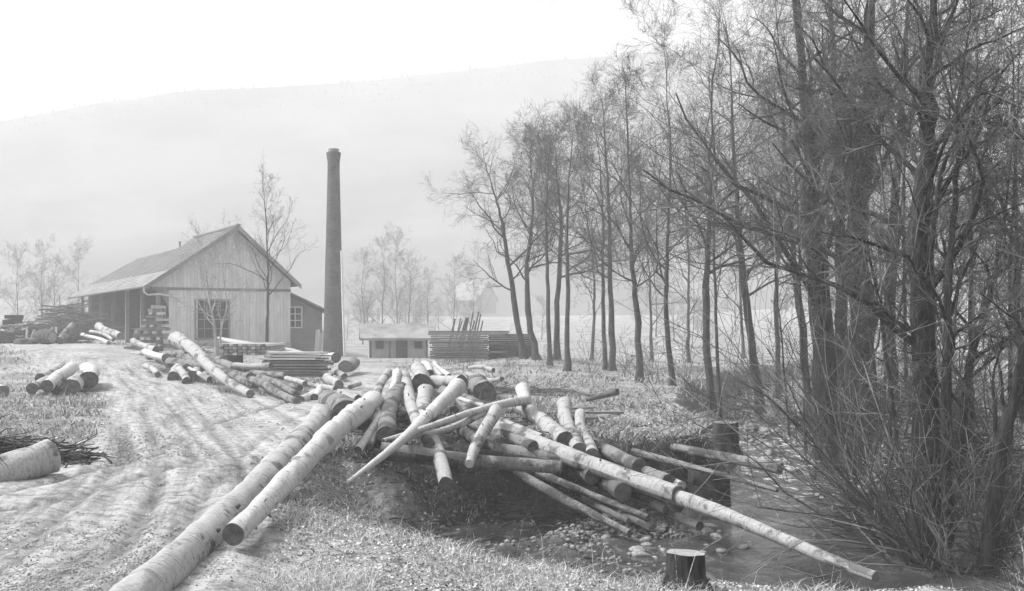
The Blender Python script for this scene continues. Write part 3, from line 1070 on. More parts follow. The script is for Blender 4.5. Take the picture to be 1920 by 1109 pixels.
# roofs: stepped courses
def roof_side(s0, z0, s1, z1, ta, tb, n, name, mat, split=1):
    m = MB()
    for i in range(n):
        for j in range(split):
            a, b = i / n, (i + 1.12) / n
            t0 = ta + (tb - ta) * j / split; t1 = ta + (tb - ta) * (j + 1) / split - 0.0
            lift = rng.uniform(0, .022)
            sa, sb = s0 + (s1 - s0) * a, s0 + (s1 - s0) * min(b, 1.012)
            za, zb = z0 + (z1 - z0) * a, z0 + (z1 - z0) * min(b, 1.012) + .035 + lift
            m.hexa([B(sa, t0, za - .09), B(sb, t0, zb - .09), B(sb, t1, zb - .09), B(sa, t1, za - .09)], [B(sa, t0, za), B(sb, t0, zb), B(sb, t1, zb), B(sa, t1, za)])
    return m.build(name, mat, mill)


TF = -0.75
z_at = lambda f: ZR + (ZE - ZR) * f
s_at = lambda f: SR + (SE - SR) * f
roof_side(SR, ZR, s_at(.74), z_at(.74), TF, 10.3, 17, 'roof', M['roof'], 6)
roof_side(s_at(.742), z_at(.742), SE, ZE, TF, 29.6, 7, 'roof_eave_strip', M['roof_pale'], 9)
roof_side(SR, ZR - .42, s_at(.74), z_at(.74) - .02, 10.4, 29.6, 17, 'roof', M['roof'], 8)
roof_side(SR, ZR, SX, ZX, TF, 10.3, 20, 'roof', M['roof'], 4)
roof_side(SR, ZR - .42, SX, ZX, 10.4, 29.6, 20, 'roof', M['roof'], 4)
m = MB(); m.poly([B(SR, 10.28, ZR), B(SR, 12.6, ZR - .40), B(s_at(.35), 10.28, z_at(.35))]); m.poly([B(SR, 10.28, ZR), B(SR - 1.3, 10.28, roofz(SR - 1.3)), B(SR, 12.6, ZR - .40)]); m.build('ridge_hip', M['roof'], mill)
for (sa, za, sb, zb) in ((SR, ZR - .02, SE, ZE - .02), (SR, ZR - .02, SX, ZX - .02)):
    m = MB()
    m.hexa([B(sa, TF - .05, za - .24), B(sb, TF - .05, zb - .24), B(sb, TF - .01, zb - .24), B(sa, TF - .01, za - .24)], [B(sa, TF - .05, za + .05), B(sb, TF - .05, zb + .05), B(sb, TF - .01, zb + .05), B(sa, TF - .01, za + .05)])
    m.build('barge_board', M['wood_grey'], mill)
m = MB(); m.box(B, SR - .12, SR + .12, TF - .06, 10.32, ZR + .0, ZR + .09); m.build('ridge_cap', M['wood_grey'], mill)


def ring_tube(name, pts, r, n, mat, parent=None):
    Vt, Qt = tubes([(pts, [r] * len(pts), n)])
    return add_obj(name, mesh_np(name, Vt, [Qt], True), mat, parent)


ring_tube('gutter', [B(SE + .06, t, ZE - .06 - .02 * (t / 30)) for t in (TF, 5, 12, 20, 29.6)], .07, 8, M['iron'], mill)
ring_tube('downpipe', [B(SE + .06, TF + .05, ZE - .05), B(SE + .03, TF + .1, ZE - .35), B(SE - .2, TF + .3, ZE - .5), B(7.9, -.12, 3.62), B(6.6, -.10, 3.42)], .055, 8, M['paint_white'], mill)
fl = ring_tube('flue_pipe', [B(3.9, 12.5, 6.6), B(3.9, 12.5, 7.52)], .06, 10, M['iron'], mill)
ring_tube('flue_cap', [B(3.9, 12.5, 7.53), B(3.9, 12.5, 7.6)], .10, 10, M['iron'], fl)

# lean-to
LW = 2.37
lt = MB()
lt.extr([B(-.02, 1.0, -.3), B(-LW, 1.0, -.3), B(-LW, 1.0, 2.6), B(-.02, 1.0, 3.72)], (VW[0] * 8, VW[1] * 8, 0))
lean = lt.build('lean_to', M['plaster_grey'], mill)
m = MB()
m.hexa([B(.0, .5, 3.80), B(-LW - .3, .5, 2.60), B(-LW - .3, 9.3, 2.60), B(0, 9.3, 3.80)], [B(.0, .5, 3.92), B(-LW - .3, .5, 2.72), B(-LW - .3, 9.3, 2.72), B(0, 9.3, 3.92)])
m.build('lean_to_roof', M['roof'], mill)
lwn = MB()
a, b, c, d_ = -1.05, -.12, 1.62, 2.98
for q in ((a, a + .08, c, d_), (b - .08, b, c, d_), (a + .08, b - .08, c, c + .08), (a + .08, b - .08, d_ - .08, d_)):
    lwn.box(B, q[0], q[1], .90, .995, q[2], q[3])
lwf = lwn.build('window', M['paint_white'], mill)
m = MB(); m.box(B, (a + b) / 2 - .03, (a + b) / 2 + .03, .92, .985, c + .08, d_ - .08); m.build('glazing_bar', M['paint_white'], lwf)
for q in (.36, .66):
    z = c + (d_ - c) * q
    m = MB(); m.box(B, a + .08, b - .08, .93, .98, z - .025, z + .025); m.build('glazing_bar', M['paint_white'], lwf)
for i in range(2):
    for j in range(3):
        s0 = a + .08 + (b - a - .16) * i / 2 + .035; s1 = a + .08 + (b - a - .16) * (i + 1) / 2 - .035
        z0 = c + .08 + (d_ - c - .16) * j / 3 + .03; z1 = c + .08 + (d_ - c - .16) * (j + 1) / 3 - .03
        m = MB(); m.box(B, s0, s1, .955, .965, z0, z1); m.build('pane', M['glass'], lwf)

# ------------------------------------------------------------------ chimney
chx, chy = at(625.5, 640, 69.5)[:2]
ch = empty('factory_chimney', 'tall tapering dark brick chimney with flared top beside the sawmill', 'chimney')
ch.location = (chx, chy, 0)


def lathe(name, prof, n, mat, parent, uvscale=True):
    V_, Q_, UVs = [], [], []
    for k, (r, z) in enumerate(prof):
        for i in range(n + 1):
            a = 2 * math.pi * i / n
            V_.append((r * math.cos(a), r * math.sin(a), z)); UVs.append((a * 0.5, z))
    for k in range(len(prof) - 1):
        for i in range(n):
            p = k * (n + 1) + i
            Q_.append((p, p + 1, p + n + 2, p + n + 1))
    return add_obj(name, mesh_np(name, V_, [np.array(Q_)], True, np.array(UVs)), mat, parent)


zt = lambda py: CH - (py - HZ) / F * 69.5
rw = lambda wpx: wpx * 69.5 / F / 2
prof = [(rw(41), -.3), (rw(39), zt(655))] + [(rw(39 + (22.5 - 39) * f), zt(655 + (318 - 655) * f)) for f in np.linspace(.05, 1, 14)]
lathe('shaft', prof, 28, M['brick'], ch)
prof = [(rw(22.5), zt(318)), (rw(23.2), zt(314)), (rw(22.4), zt(310)), (rw(23), zt(304)), (rw(26.5), zt(292)), (rw(27), zt(288)), (rw(27), zt(286.5)), (rw(23), zt(286)), (rw(20), zt(285.9))]
lathe('flared_cap', prof, 28, M['brick'], ch)
prof = [(rw(20), zt(286.2)), (rw(20.5), zt(280.5)), (rw(19), zt(279.5)), (rw(13), zt(279.4)), (rw(13), zt(295))]
lathe('rim', prof, 28, M['plaster_grey'], ch)
po = tag(ring_tube('wooden_pole', [at(646, 668, 68.3), at(644.5, 620, 68.3), at(642, 545, 68.3), at(640.5, 470, 68.4)], .07, 8, M['paint_white']), 'pale slim pole standing against the brick chimney', 'pole')

# ------------------------------------------------------------------ shed, far farmhouse
def house(name, label, c, ang, wd, dp, hw, hr, mats, cat, group=None, parts=True):
    ca, sa = math.cos(ang), math.sin(ang)
    def T(x, y, z): return (c[0] + x * ca - y * sa, c[1] + x * sa + y * ca, c[2] + z)
    o = empty(name, label, cat, group)
    m = MB(); m.box(T, -wd / 2, wd / 2, -dp / 2, dp / 2, -.5, hw)
    for sx in (-wd / 2, wd / 2 - .1):
        m.extr([T(sx, -dp / 2, hw), T(sx, dp / 2, hw), T(sx, 0, hr - .1)], (ca * .1, sa * .1, 0))
    m.build('wall', M[mats[0]], o)
    for sg in (-1, 1):
        m = MB()
        y0, z0, y1, z1 = sg * (dp / 2 + .5), hw - .5 * (hr - hw) / (dp / 2), 0, hr
        m.hexa([T(-wd / 2 - .5, y0, z0), T(wd / 2 + .5, y0, z0), T(wd / 2 + .5, y1, z1), T(-wd / 2 - .5, y1, z1)], [T(-wd / 2 - .5, y0, z0 + .14), T(wd / 2 + .5, y0, z0 + .14), T(wd / 2 + .5, y1, z1 + .14), T(-wd / 2 - .5, y1, z1 + .14)])
        m.build('roof', M[mats[1]], o)
    return o, T


shc = at(742, 640, 66)
shc = (shc[0], 67, TH(shc[0], 67))
shd, T = house('low_shed', 'low hazy plaster shed with shallow roof and dark doorway behind the yard', shc, math.radians(8), 3.3, 2.8, 1.2, 1.8, ('plaster', 'roof_pale'), 'shed')
m = MB(); m.box(T, -.15, .5, -1.46, -1.403, -.2, 1.05); dr = m.build('door', M['wood_dark'], shd)
m = MB(); m.box(T, .36, .4, -1.50, -1.465, .5, .62); m.build('handle', M['iron'], dr)
for wx in (-1.3, .85):
    m = MB(); m.box(T, wx, wx + .5, -1.45, -1.403, .5, .98); wn = m.build('window', M['wood_grey'], shd)
    m = MB(); m.box(T, wx + .05, wx + .45, -1.465, -1.455, .55, .93); m.build('pane', M['glass'], wn)
for wx in (-1.6, -.55, 1.5):
    m = MB(); m.box(T, wx, wx + .1, -1.75, -1.65, -.3, 1.0); m.build('post', M['wood_dark'], shd)

fc = at(888, 550, 275)
far1, T = house('farmhouse', 'faint farmhouse with pale snowy-looking roof far off on the slope', (fc[0], 275, 5.2), math.radians(-38), 8, 7, 3.0, 7.0, ('plaster_grey', 'roof_pale'), 'house')
m = MB()
for i in range(3):
    m = MB(); m.box(T, -2.6 + i * 2.2, -1.8 + i * 2.2, -3.6, -3.505, 1.0, 2.2); m.build('window', M['glass'], far1)
m = MB(); m.box(T, -1.4, -.9, -.3, .3, 6.3, 8.0); m.build('chimney_stack', M['plaster_grey'], far1)

# ------------------------------------------------------------------ logs
LOGN = [0]


def ground_depth(px, py, dia, lift):
    """depth at which a log of dia px centred at that pixel rests lift metres above the ground"""
    best = None
    for d in np.arange(6, 75, 0.25):
        x, y, z = at(px, py, d)
        e = z - dia * d / F / 2 - lift
        if best is None or e <= best[1] + 0 and True:
            pass
        t = TH(x, y)
        if e - t <= 0:
            return d
        best = (d, e)
    return 75


def log(a, b, mat='log_mid', ends=('end_dark', 'end_mid'), label='', group=None, name='log', sides=None, seg=None, knots=0, bow=0.0, rough=1.0, cat='log'):
    """a, b: (px, py, dia_px, depth or None, lift)"""
    LOGN[0] += 1
    R = np.random.RandomState(1000 + LOGN[0])
    P, D = [], []
    for e in (a, b):
        px, py, dia = e[:3]
        d = e[3] if len(e) > 3 else None
        if d is None:
            d = ground_depth(px, py, dia, e[4] if len(e) > 4 else 0.0)
        P.append(np.array(at(px, py, d))); D.append(dia * d / F)
    A, Bq = P
    L = np.linalg.norm(Bq - A)
    dm = (A[1] + Bq[1]) / 2
    sides = sides or (28 if dm < 15 else 20 if dm < 24 else 14)
    seg = seg or int(np.clip(L / (0.10 if dm < 15 else 0.16 if dm < 24 else .35), 5, 110))
    ax = (Bq - A) / L
    ref = np.array([0, 0, 1.0]) if abs(ax[2]) < .8 else np.array([1.0, 0, 0])
    e1 = np.cross(ax, ref); e1 /= np.linalg.norm(e1)
    e2 = np.cross(e1, ax)
    t = np.linspace(0, 1, seg + 1)
    r = D[0] / 2 + (D[1] / 2 - D[0] / 2) * t
    ph = R.uniform(0, 20, 4)
    rw_ = r * (1 + 0.035 * rough * np.sin(t * L * 2.1 + ph[0]) + 0.03 * rough * (vn(t * L * 2.6, t * 0 + ph[1], LOGN[0]) - .5) * 2)
    if rough > 0 and L > 3:   # root flare at the thicker end
        big_end = t if D[1] > D[0] else 1 - t
        rw_ = rw_ * (1 + 0.14 * np.clip((big_end - .93) / .07, 0, 1) ** 2)
    amp = min(0.09, 0.013 * L)
    off = (amp * np.sin(t * math.pi * R.uniform(.8, 1.8) + ph[2]))[:, None] * e1 + (amp * .6 * np.sin(t * math.pi * R.uniform(.8, 1.6) + ph[3]))[:, None] * e2
    off = off - (off[0] * (1 - t[:, None]) + off[-1] * t[:, None]) + (bow * np.sin(t * math.pi))[:, None] * np.array([0, 0, 1.0])
    C = A + (Bq - A) * t[:, None] + off
    ang = np.arange(sides + 1) / sides * 2 * math.pi
    lump = 1 + rough * 0.09 * (vn(np.cos(ang)[None, :] * 1.6 + t[:, None] * L * 3.2 + ph[0], np.sin(ang)[None, :] * 1.6 + t[:, None] * 0 + ph[1] + t[:, None] * L * .7, LOGN[0] + 7) - .5) * 2
    oval = 1 + 0.04 * np.cos(2 * ang + ph[2])[None, :]
    RR = rw_[:, None] * lump * oval
    ring = C[:, None, :] + RR[:, :, None] * (np.cos(ang)[None, :, None] * e1 + np.sin(ang)[None, :, None] * e2)
    uv = np.stack([np.broadcast_to(ang[None, :] * np.mean(r), RR.shape), np.broadcast_to(t[:, None] * L, RR.shape)], -1)
    n1 = sides + 1
    i = np.arange(seg)[:, None] * n1; j = np.arange(sides)[None, :]
    Q = np.stack([i + j, i + j + 1, i + n1 + j + 1, i + n1 + j], -1).reshape(-1, 4)
    Vx = ring.reshape(-1, 3) - A
    o = add_obj(name, mesh_np(name, Vx, [Q], True, uv.reshape(-1, 2)), M[mat])
    o.location = A
    tag(o, label, cat, group)
    for q, (row_, sg) in enumerate(((0, -1), (seg, 1))):
        base_ = ring[row_, :-1] - A
        cc = C[row_] - A
        inner = cc + (base_ - cc) * .6 + ax * sg * R.uniform(-.006, .012)
        tilt = ax * sg * 0.004
        Vv_ = np.concatenate([base_ + tilt * 0, inner, [cc + ax * sg * 0.012]])
        k = sides
        jj = np.arange(k); j2 = (jj + 1) % k
        quad_ = np.stack([jj, j2, k + j2, k + jj], -1)
        tri_ = np.stack([k + jj, k + j2, np.full(k, 2 * k)], -1)
        if sg < 0:
            quad_ = quad_[:, ::-1]; tri_ = tri_[:, ::-1]
        rel = (Vv_ - cc)
        uv2 = np.stack([rel @ e1, rel @ e2], -1) + 0
        add_obj('cut_end', mesh_np('cut_end', Vv_, [quad_, tri_], False, uv2), M[ends[q]], o)
    for kk in range(knots):
        tt = R.uniform(.06, .95); aa = R.uniform(0, 2 * math.pi)
        ii = int(tt * seg)
        dirv = np.cos(aa) * e1 + np.sin(aa) * e2
        p0 = C[ii] - A + dirv * rw_[ii] * .9
        ln = R.uniform(.02, .05)
        d3 = dirv * .9 + ax * .35
        rr = r[ii] * R.uniform(.06, .13)
        Vk, Qk = tubes([([tuple(p0), tuple(p0 + d3 * (ln * .5 + rw_[ii] * .1)), tuple(p0 + d3 * (ln + rw_[ii] * .12)), tuple(p0 + d3 * (ln + rw_[ii] * .12) + d3 * .001)], [rr * 1.5, rr, rr * .85, .001], 6)])
        add_obj('branch_stub', mesh_np('branch_stub', Vk, [Qk]), M['end_mid'], o)
    return o


# -- two great trunks along the track
log((605, 783, 45, 20.2), (176, 1190, 84, 6.7), 'log_mid', ('end_mid', 'end_mid'), 'longest thick trunk with dark ringed bark lying along the edge of the track', knots=14)
log((438, 1003, 40, 9.35), (699, 756, 40, 20.2), 'log_pale', ('end_dark', 'end_mid'), 'thick smooth pale trunk beside the dark-ringed one, its dark sawn end over the grass', knots=8)
log((650, 775, 50, 19.4), (622, 756, 45, 22.6), 'log_grey', ('end_dark', 'end_mid'), 'short stout grey log at the head of the two long trunks', knots=2)
log((672, 749, 16, 21.5), (631, 741, 17, 22.5), 'log_mid', ('end_mid', 'end_dark'), 'small log lying across behind the stout grey one')

# -- the jumbled pile over the creek bank
GP = 'logs of the jumbled pile on the creek bank'
log((745, 701, 17, 24.5), (671, 845, 15, 16.2), 'log_pale', ('end_pale', 'end_dark'), 'bright straight pole running down the pile, foot in the grass', knots=5)
log((728, 700, 15, 24.8), (693, 838, 13, 16.9), 'log_mid', ('end_pale', 'end_dark'), 'slimmer shaded pole tucked under the bright straight pole', knots=4)
log((750, 730, 28, 22.6), (722, 815, 34, 17.2), 'log_grey', ('end_mid', 'end_dark'), 'thick dull log half hidden between two bright poles', knots=3)
log((757, 706, 22, 25.0), (804, 832, 24, 17.0), 'log_mid', ('end_mid', 'end_dark'), 'mottled log sloping down to a dark round end above the grey beam-like trunk', knots=3)
log((798, 733, 26, 21.5), (836, 906, 26, 15.6), 'log_mid', ('end_mid', 'end_dark'), 'mottled log running under the grey trunk, its ragged end on the slope', knots=3)
log((857, 727, 29, 21.0), (652, 905, 9, 13.4), 'log_pale', ('end_pale', 'end_pale'), 'long white tapering trunk laid diagonally over the pile to a thin tip', knots=9)
log((986, 750, 18, 20.6), (718, 826, 7, 16.0), 'log_pale', ('end_mid', 'end_dark'), 'thin white bowed pole across the pile, thick end by an upright stub', knots=10, bow=.06)
log((905, 775, 14, 19.2), (748, 825, 9, 16.6), 'log_pale', ('end_mid', 'end_dark'), 'second thin pole beneath the white bowed one', knots=8, bow=-.05)
log((931, 770, 26, 18.6), (880, 870, 17, 15.9), 'log_mid', ('end_mid', 'end_pale'), 'short pale post-like log slanting down to a chipped whitish end', knots=3)
log((716, 841, 26, 16.9), (1052, 877, 27, 16.5), 'log_grey', ('end_mid', 'end_mid'), 'level grey trunk spanning the hollow under the pile', knots=3, rough=.6)
log((918, 803, 36, 19.0), (1271, 928, 33, 15.6), 'log_mid', ('end_mid', 'end_mid'), 'heavy straight trunk slanting from the pile out over the hollow', knots=6)
log((1180, 905, 30, 16.7), (1642, 1082, 19, 12.0), 'log_mid', ('end_mid', 'end_mid'), 'long trunk reaching down across the creek to the near bank', knots=7)
log((974, 763, 27, 21.0), (1059, 827, 34, 18.1), 'log_mid', ('end_mid', 'end_dark'), 'stout log with clean dark round end lying atop the heavy trunk', knots=2)
log((980, 728, 26, 21.2), (986, 762, 24, 20.7), 'log_pale', ('end_pale', 'end_mid'), 'short upright bleached stub at the crest of the pile')
log((909, 735, 40, 23.6), (893, 722, 38, 27.0), 'log_grey', ('end_dark', 'end_mid'), 'thickest log of the pile with broad dark end and twigs on top', knots=2)
log((791, 721, 34, 24.4), (784, 693, 28, 29.0), 'log_mid', ('end_dark', 'end_mid'), 'round-ended log pointing outward at the back of the pile')
log((866, 717, 27, 24.4), (812, 717, 25, 25.6), 'log_mid', ('end_dark', 'end_mid'), 'log lying across the back of the pile beside the round-ended one')
log((806, 700, 14, 26.0), (797, 683, 13, 30.0), 'log_pale', ('end_dark', 'end_mid'), 'small log behind the pile, middle of three', group=GP)
log((842, 706, 10, 26.0), (815, 682, 9, 30.0), 'log_pale', ('end_mid', 'end_mid'), 'thin pole behind the pile with bright upper side')
log((830, 708, 11, 25.6), (806, 686, 10, 29.5), 'log_mid', ('end_mid', 'end_mid'), 'thin dull pole under the bright thin one behind the pile')
log((770, 705, 14, 26.5), (783, 716, 17, 25.0), 'log_mid', ('end_dark', 'end_dark'), 'stubby log wedged behind the round-ended log')
log((1058, 757, 24, 21.5), (1086, 843, 27, 17.7), 'log_mid', ('end_mid', 'end_mid'), 'pale mottled log sloping beside the clean dark-ended one', knots=2)
log((1088, 775, 18, 20.6), (1111, 853, 22, 17.4), 'log_mid', ('end_mid', 'end_mid'), 'slimmer mottled log alongside its thicker twin on the pile', knots=2)
log((1137, 820, 16, 19.6), (1463, 880, 19, 16.8), 'log_grey', ('end_pale', 'end_mid'), 'straight grey trunk jutting far out over the creek, topmost of two', knots=5)
log((1120, 830, 18, 19.0), (1458, 920, 8, 15.9), 'log_grey', ('end_mid', 'end_mid'), 'thin tapering trunk jutting over the creek below the straight grey one', knots=7)
log((1113, 836, 25, 18.8), (1200, 876, 29, 16.9), 'log_grey', ('end_mid', 'end_dark'), 'weathered log with rotten dark end at the bank edge')
log((1190, 874, 22, 17.3), (1254, 902, 25, 16.3), 'log_grey', ('end_mid', 'end_dark'), 'short log with black end just beyond the rotten-ended one')
log((1235, 893, 16, 17.0), (1278, 911, 19, 16.2), 'log_mid', ('end_mid', 'end_pale'), 'short log with pale chipped end at the tip of the pile')
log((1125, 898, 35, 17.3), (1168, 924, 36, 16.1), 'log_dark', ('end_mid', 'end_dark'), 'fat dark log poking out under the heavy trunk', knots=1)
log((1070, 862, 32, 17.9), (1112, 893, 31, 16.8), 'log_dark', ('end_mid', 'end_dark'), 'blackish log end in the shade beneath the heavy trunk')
log((968, 886, 19, 17.2), (1180, 1000, 14, 15.5), 'log_grey', ('end_mid', 'end_mid'), 'grey pole slanting down into the pool, lowest of the fan', knots=3)
log((1008, 886, 16, 17.1), (1215, 971, 12, 15.9), 'log_grey', ('end_mid', 'end_mid'), 'grey pole above the lowest one of the fan in the hollow', knots=3)
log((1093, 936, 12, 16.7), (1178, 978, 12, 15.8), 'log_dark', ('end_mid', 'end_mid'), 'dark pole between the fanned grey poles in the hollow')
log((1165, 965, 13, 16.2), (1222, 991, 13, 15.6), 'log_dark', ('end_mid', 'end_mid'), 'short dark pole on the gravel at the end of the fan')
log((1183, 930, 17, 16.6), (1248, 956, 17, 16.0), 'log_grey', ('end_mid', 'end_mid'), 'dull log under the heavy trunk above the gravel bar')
log((1238, 953, 17, 16.3), (1312, 987, 18, 15.5), 'log_grey', ('end_mid', 'end_dark'), 'dull log lying on the gravel bar beneath the long creek trunk')
log((936, 788, 14, 19.8), (1016, 820, 14, 18.0), 'log_mid', ('end_mid', 'end_mid'), 'thin pole lying along the heavy trunk near its upper end')
log((862, 748, 8, 21.5), (908, 762, 9, 20.5), 'log_pale', ('end_pale', 'end_pale'), 'bright split billet near the crest of the pile')
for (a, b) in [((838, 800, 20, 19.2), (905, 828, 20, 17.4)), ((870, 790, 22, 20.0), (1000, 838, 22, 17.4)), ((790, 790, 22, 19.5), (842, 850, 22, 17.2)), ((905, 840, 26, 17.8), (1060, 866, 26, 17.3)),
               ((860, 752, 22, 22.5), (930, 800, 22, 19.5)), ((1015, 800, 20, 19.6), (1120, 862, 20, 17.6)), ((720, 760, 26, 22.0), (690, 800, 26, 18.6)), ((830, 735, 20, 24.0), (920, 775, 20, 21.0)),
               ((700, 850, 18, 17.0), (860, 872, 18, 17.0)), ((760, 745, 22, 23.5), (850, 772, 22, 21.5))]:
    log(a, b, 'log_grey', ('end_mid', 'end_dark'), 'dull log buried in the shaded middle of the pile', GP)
# scattered behind the pile
log((876, 701, 8, 29.0), (941, 711, 10, 27.0), 'log_mid', ('end_mid', 'end_mid'), 'crooked thin log lying behind the pile near the plank stack', bow=-.08)
log((1074, 728, 14, 27.5), (1130, 741, 10, 26.0), 'log_grey', ('end_mid', 'end_mid'), 'half sunken grey log in the meadow grass')
log((1100, 750, 8, 25.5), (1158, 735, 12, 25.0), 'log_dark', ('end_mid', 'end_dark'), 'dark broken limb lying in the meadow')
log((925, 695, 9, 33.0), (880, 690, 7, 34.0), 'log_mid', ('end_mid', 'end_mid'), 'small crooked limb on the grass before the plank stack', bow=.06)

# -- heap by the sawmill
GH = 'logs of the heap before the sawmill'
log((330, 636, 27, 37.5), (469, 739, 15, 28.6), 'log_mid', ('end_mid', 'end_mid'), 'long pale trunk lying slantwise over the heap before the sawmill', knots=4)
heap = [((318, 680, 23, 42.0), (385, 690, 22, 41.0), 'log_grey'), ((218, 678, 12, 52.0), (305, 680, 14, 50.0), 'log_mid'), ((221, 665, 10, 53.0), (272, 663, 9, 52.0), 'log_mid'),
        ((254, 686, 12, 49.0), (325, 692, 13, 46.0), 'log_mid'), ((296, 703, 11, 40.5), (274, 687, 11, 44.0), 'log_mid'), ((272, 660, 14, 46.0), (312, 672, 15, 43.0), 'log_pale'),
        ((249, 640, 11, 48.0), (292, 657, 12, 45.0), 'log_mid'), ((325, 708, 20, 38.5), (331, 692, 17, 41.5), 'log_mid'), ((350, 716, 15, 36.0), (333, 688, 13, 40.0), 'log_mid'),
        ((362, 706, 19, 38.0), (372, 692, 17, 42.0), 'log_mid'), ((394, 713, 12, 36.5), (354, 690, 5, 39.5), 'log_pale'), ((422, 714, 23, 35.5), (388, 704, 20, 38.0), 'log_mid'),
        ((437, 686, 13, 38.0), (508, 687, 12, 37.0), 'log_mid'), ((472, 700, 13, 35.5), (536, 706, 12, 33.5), 'log_grey'), ((487, 707, 13, 34.0), (562, 728, 13, 30.0), 'log_grey'),
        ((472, 714, 17, 33.0), (557, 754, 15, 26.0), 'log_grey'), ((505, 714, 13, 33.0), (555, 740, 13, 28.5), 'log_grey'), ((537, 710, 10, 33.0), (572, 720, 11, 31.5), 'log_mid'),
        ((563, 750, 16, 26.8), (590, 738, 15, 29.0), 'log_pale'), ((590, 745, 15, 27.6), (600, 728, 13, 30.0), 'log_pale'), ((573, 721, 9, 32.0), (628, 730, 10, 31.0), 'log_mid'),
        ((636, 722, 18, 33.0), (614, 710, 18, 36.0), 'log_mid'), ((646, 706, 12, 37.0), (628, 697, 12, 40.0), 'log_mid'), ((630, 671, 20, 44.0), (590, 672, 16, 46.0), 'log_pale'),
        ((646, 688, 22, 41.0), (665, 680, 20, 45.0), 'log_grey'), ((656, 727, 9, 32.0), (674, 720, 10, 33.0), 'log_mid'), ((400, 690, 18, 39.0), (470, 708, 18, 35.0), 'log_grey'),
        ((300, 672, 16, 46.0), (350, 690, 16, 41.0), 'log_grey'), ((280, 668, 14, 49.0), (350, 664, 14, 46.0), 'log_grey'), ((340, 672, 18, 44.0), (420, 676, 18, 40.0), 'log_grey'), ((430, 700, 16, 37.0), (480, 722, 15, 32.5), 'log_grey'),
        ((380, 668, 16, 43.0), (440, 690, 16, 38.5), 'log_grey')]
hl = ['stubby mottled log at the foot of the sawmill heap', 'grey log inside the heap before the sawmill', 'bright short log in the heap before the sawmill']
for (a, b, mt) in heap:
    lab = hl[0] if mt == 'log_mid' else hl[1] if mt == 'log_grey' else hl[2]
    log(a, b, mt, ('end_dark' if LOGN[0] % 3 else 'end_mid', 'end_dark' if LOGN[0] % 2 else 'end_mid'), lab, GH)

# -- logs on the grass across the track
GL = 'sawn logs on the grass verge'
log((166, 713, 31, 31.5), (163, 692, 27, 36.0), 'log_pale', ('end_dark', 'end_mid'), 'short log with broad black end, next to the track on the grass verge', GL)
log((134, 728, 30, 29.5), (152, 708, 26, 33.0), 'log_mid', ('end_dark', 'end_mid'), 'short log with dark end lying skewed beside the black-ended one', GL)
log((88, 724, 22, 29.6), (135, 692, 22, 34.5), 'log_pale', ('end_dark', 'end_mid'), 'bleached log lying over others on the grass verge', GL)
log((60, 729, 20, 30.0), (92, 712, 18, 33.0), 'log_mid', ('end_dark', 'end_mid'), 'weathered log with grey end lowest on the grass verge', GL)
log((75, 709, 19, 33.0), (110, 690, 18, 36.5), 'log_mid', ('end_dark', 'end_mid'), 'log with dark end peeping behind the bleached one', GL)
log((100, 728, 17, 30.2), (118, 714, 16, 32.5), 'log_grey', ('end_dark', 'end_mid'), 'small dark log under the bleached one on the verge', GL)
log((5, 735, 24, 29.0), (-30, 722, 22, 30.5), 'log_pale', ('end_mid', 'end_mid'), 'bright log end among weeds at the verge', GL)
log((96, 854, 62, 13.9), (-90, 920, 58, 12.9), 'log_mid', ('end_pale', 'end_mid'), 'big pale-rimmed log beside the track below a heap of brushwood', knots=3)
# yard logs
GY_ = 'logs scattered about the yard'
for (a, b, mt) in [((155, 628, 7, 64), (203, 643, 7, 57), 'log_pale'), ((170, 622, 6, 65), (212, 638, 6, 58), 'log_mid'), ((186, 613, 15, 66), (226, 631, 15, 60), 'log_mid'), ((20, 652, 8, 54), (90, 650, 8, 54), 'log_mid'), ((112, 640, 14, 58), (136, 610, 12, 60), 'log_grey'), ((0, 658, 6, 51), (70, 656, 7, 51), 'log_pale'), ((30, 644, 16, 57), (66, 640, 14, 58), 'log_grey')]:
    log(a, b, mt, ('end_mid', 'end_mid'), {'log_pale': 'thin pale log lying in the yard beyond the verge', 'log_mid': 'mottled log lying in the yard beyond the verge', 'log_grey': 'dull grey log leaning in the yard clutter'}[mt], GY_)


# ------------------------------------------------------------------ stumps, post, cut-bank roots
def stump(name, label, c, r, h, mat, topmat, seed, roots=5, group=None):
    R = np.random.RandomState(seed)
    o = empty(name, label, 'stump', group)
    o.location = c
    n = 28
    prof = [(-.25, 1.35), (-.02, 1.22), (.08, 1.10), (.25, 1.04), (.6, 1.0), (1.0, .98)]
    ang = np.arange(n) / n * 2 * math.pi
    lob = 1 + .10 * np.sin(ang * roots + R.uniform(0, 6)) + .05 * np.sin(ang * 9 + 1)
    V_ = []
    for z, k in prof:
        ll = 1 + (lob - 1) * (1.8 if z < .1 else .7)
        zz = z * h
        tl = .05 * r * np.cos(ang + seed) * (z > .9)
        V_ += [(r * k * l * math.cos(a), r * k * l * math.sin(a), zz + q) for a, l, q in zip(ang, ll, tl)]
    Q_ = [(k * n + i, k * n + (i + 1) % n, (k + 1) * n + (i + 1) % n, (k + 1) * n + i) for k in range(len(prof) - 1) for i in range(n)]
    add_obj('trunk', mesh_np('trunk', V_, [np.array(Q_)], True), M[mat], o)
    top = np.array(V_[-n:])
    cc = top.mean(0) + np.array([0, 0, .006])
    V2 = np.concatenate([top * np.array([.995, .995, 1]) + np.array([0, 0, .002]), [cc]])
    T2 = [(i, (i + 1) % n, n) for i in range(n)]
    add_obj('cut_top', mesh_np('cut_top', V2, [np.array(T2)], False, V2[:, :2]), M[topmat], o)
    return o


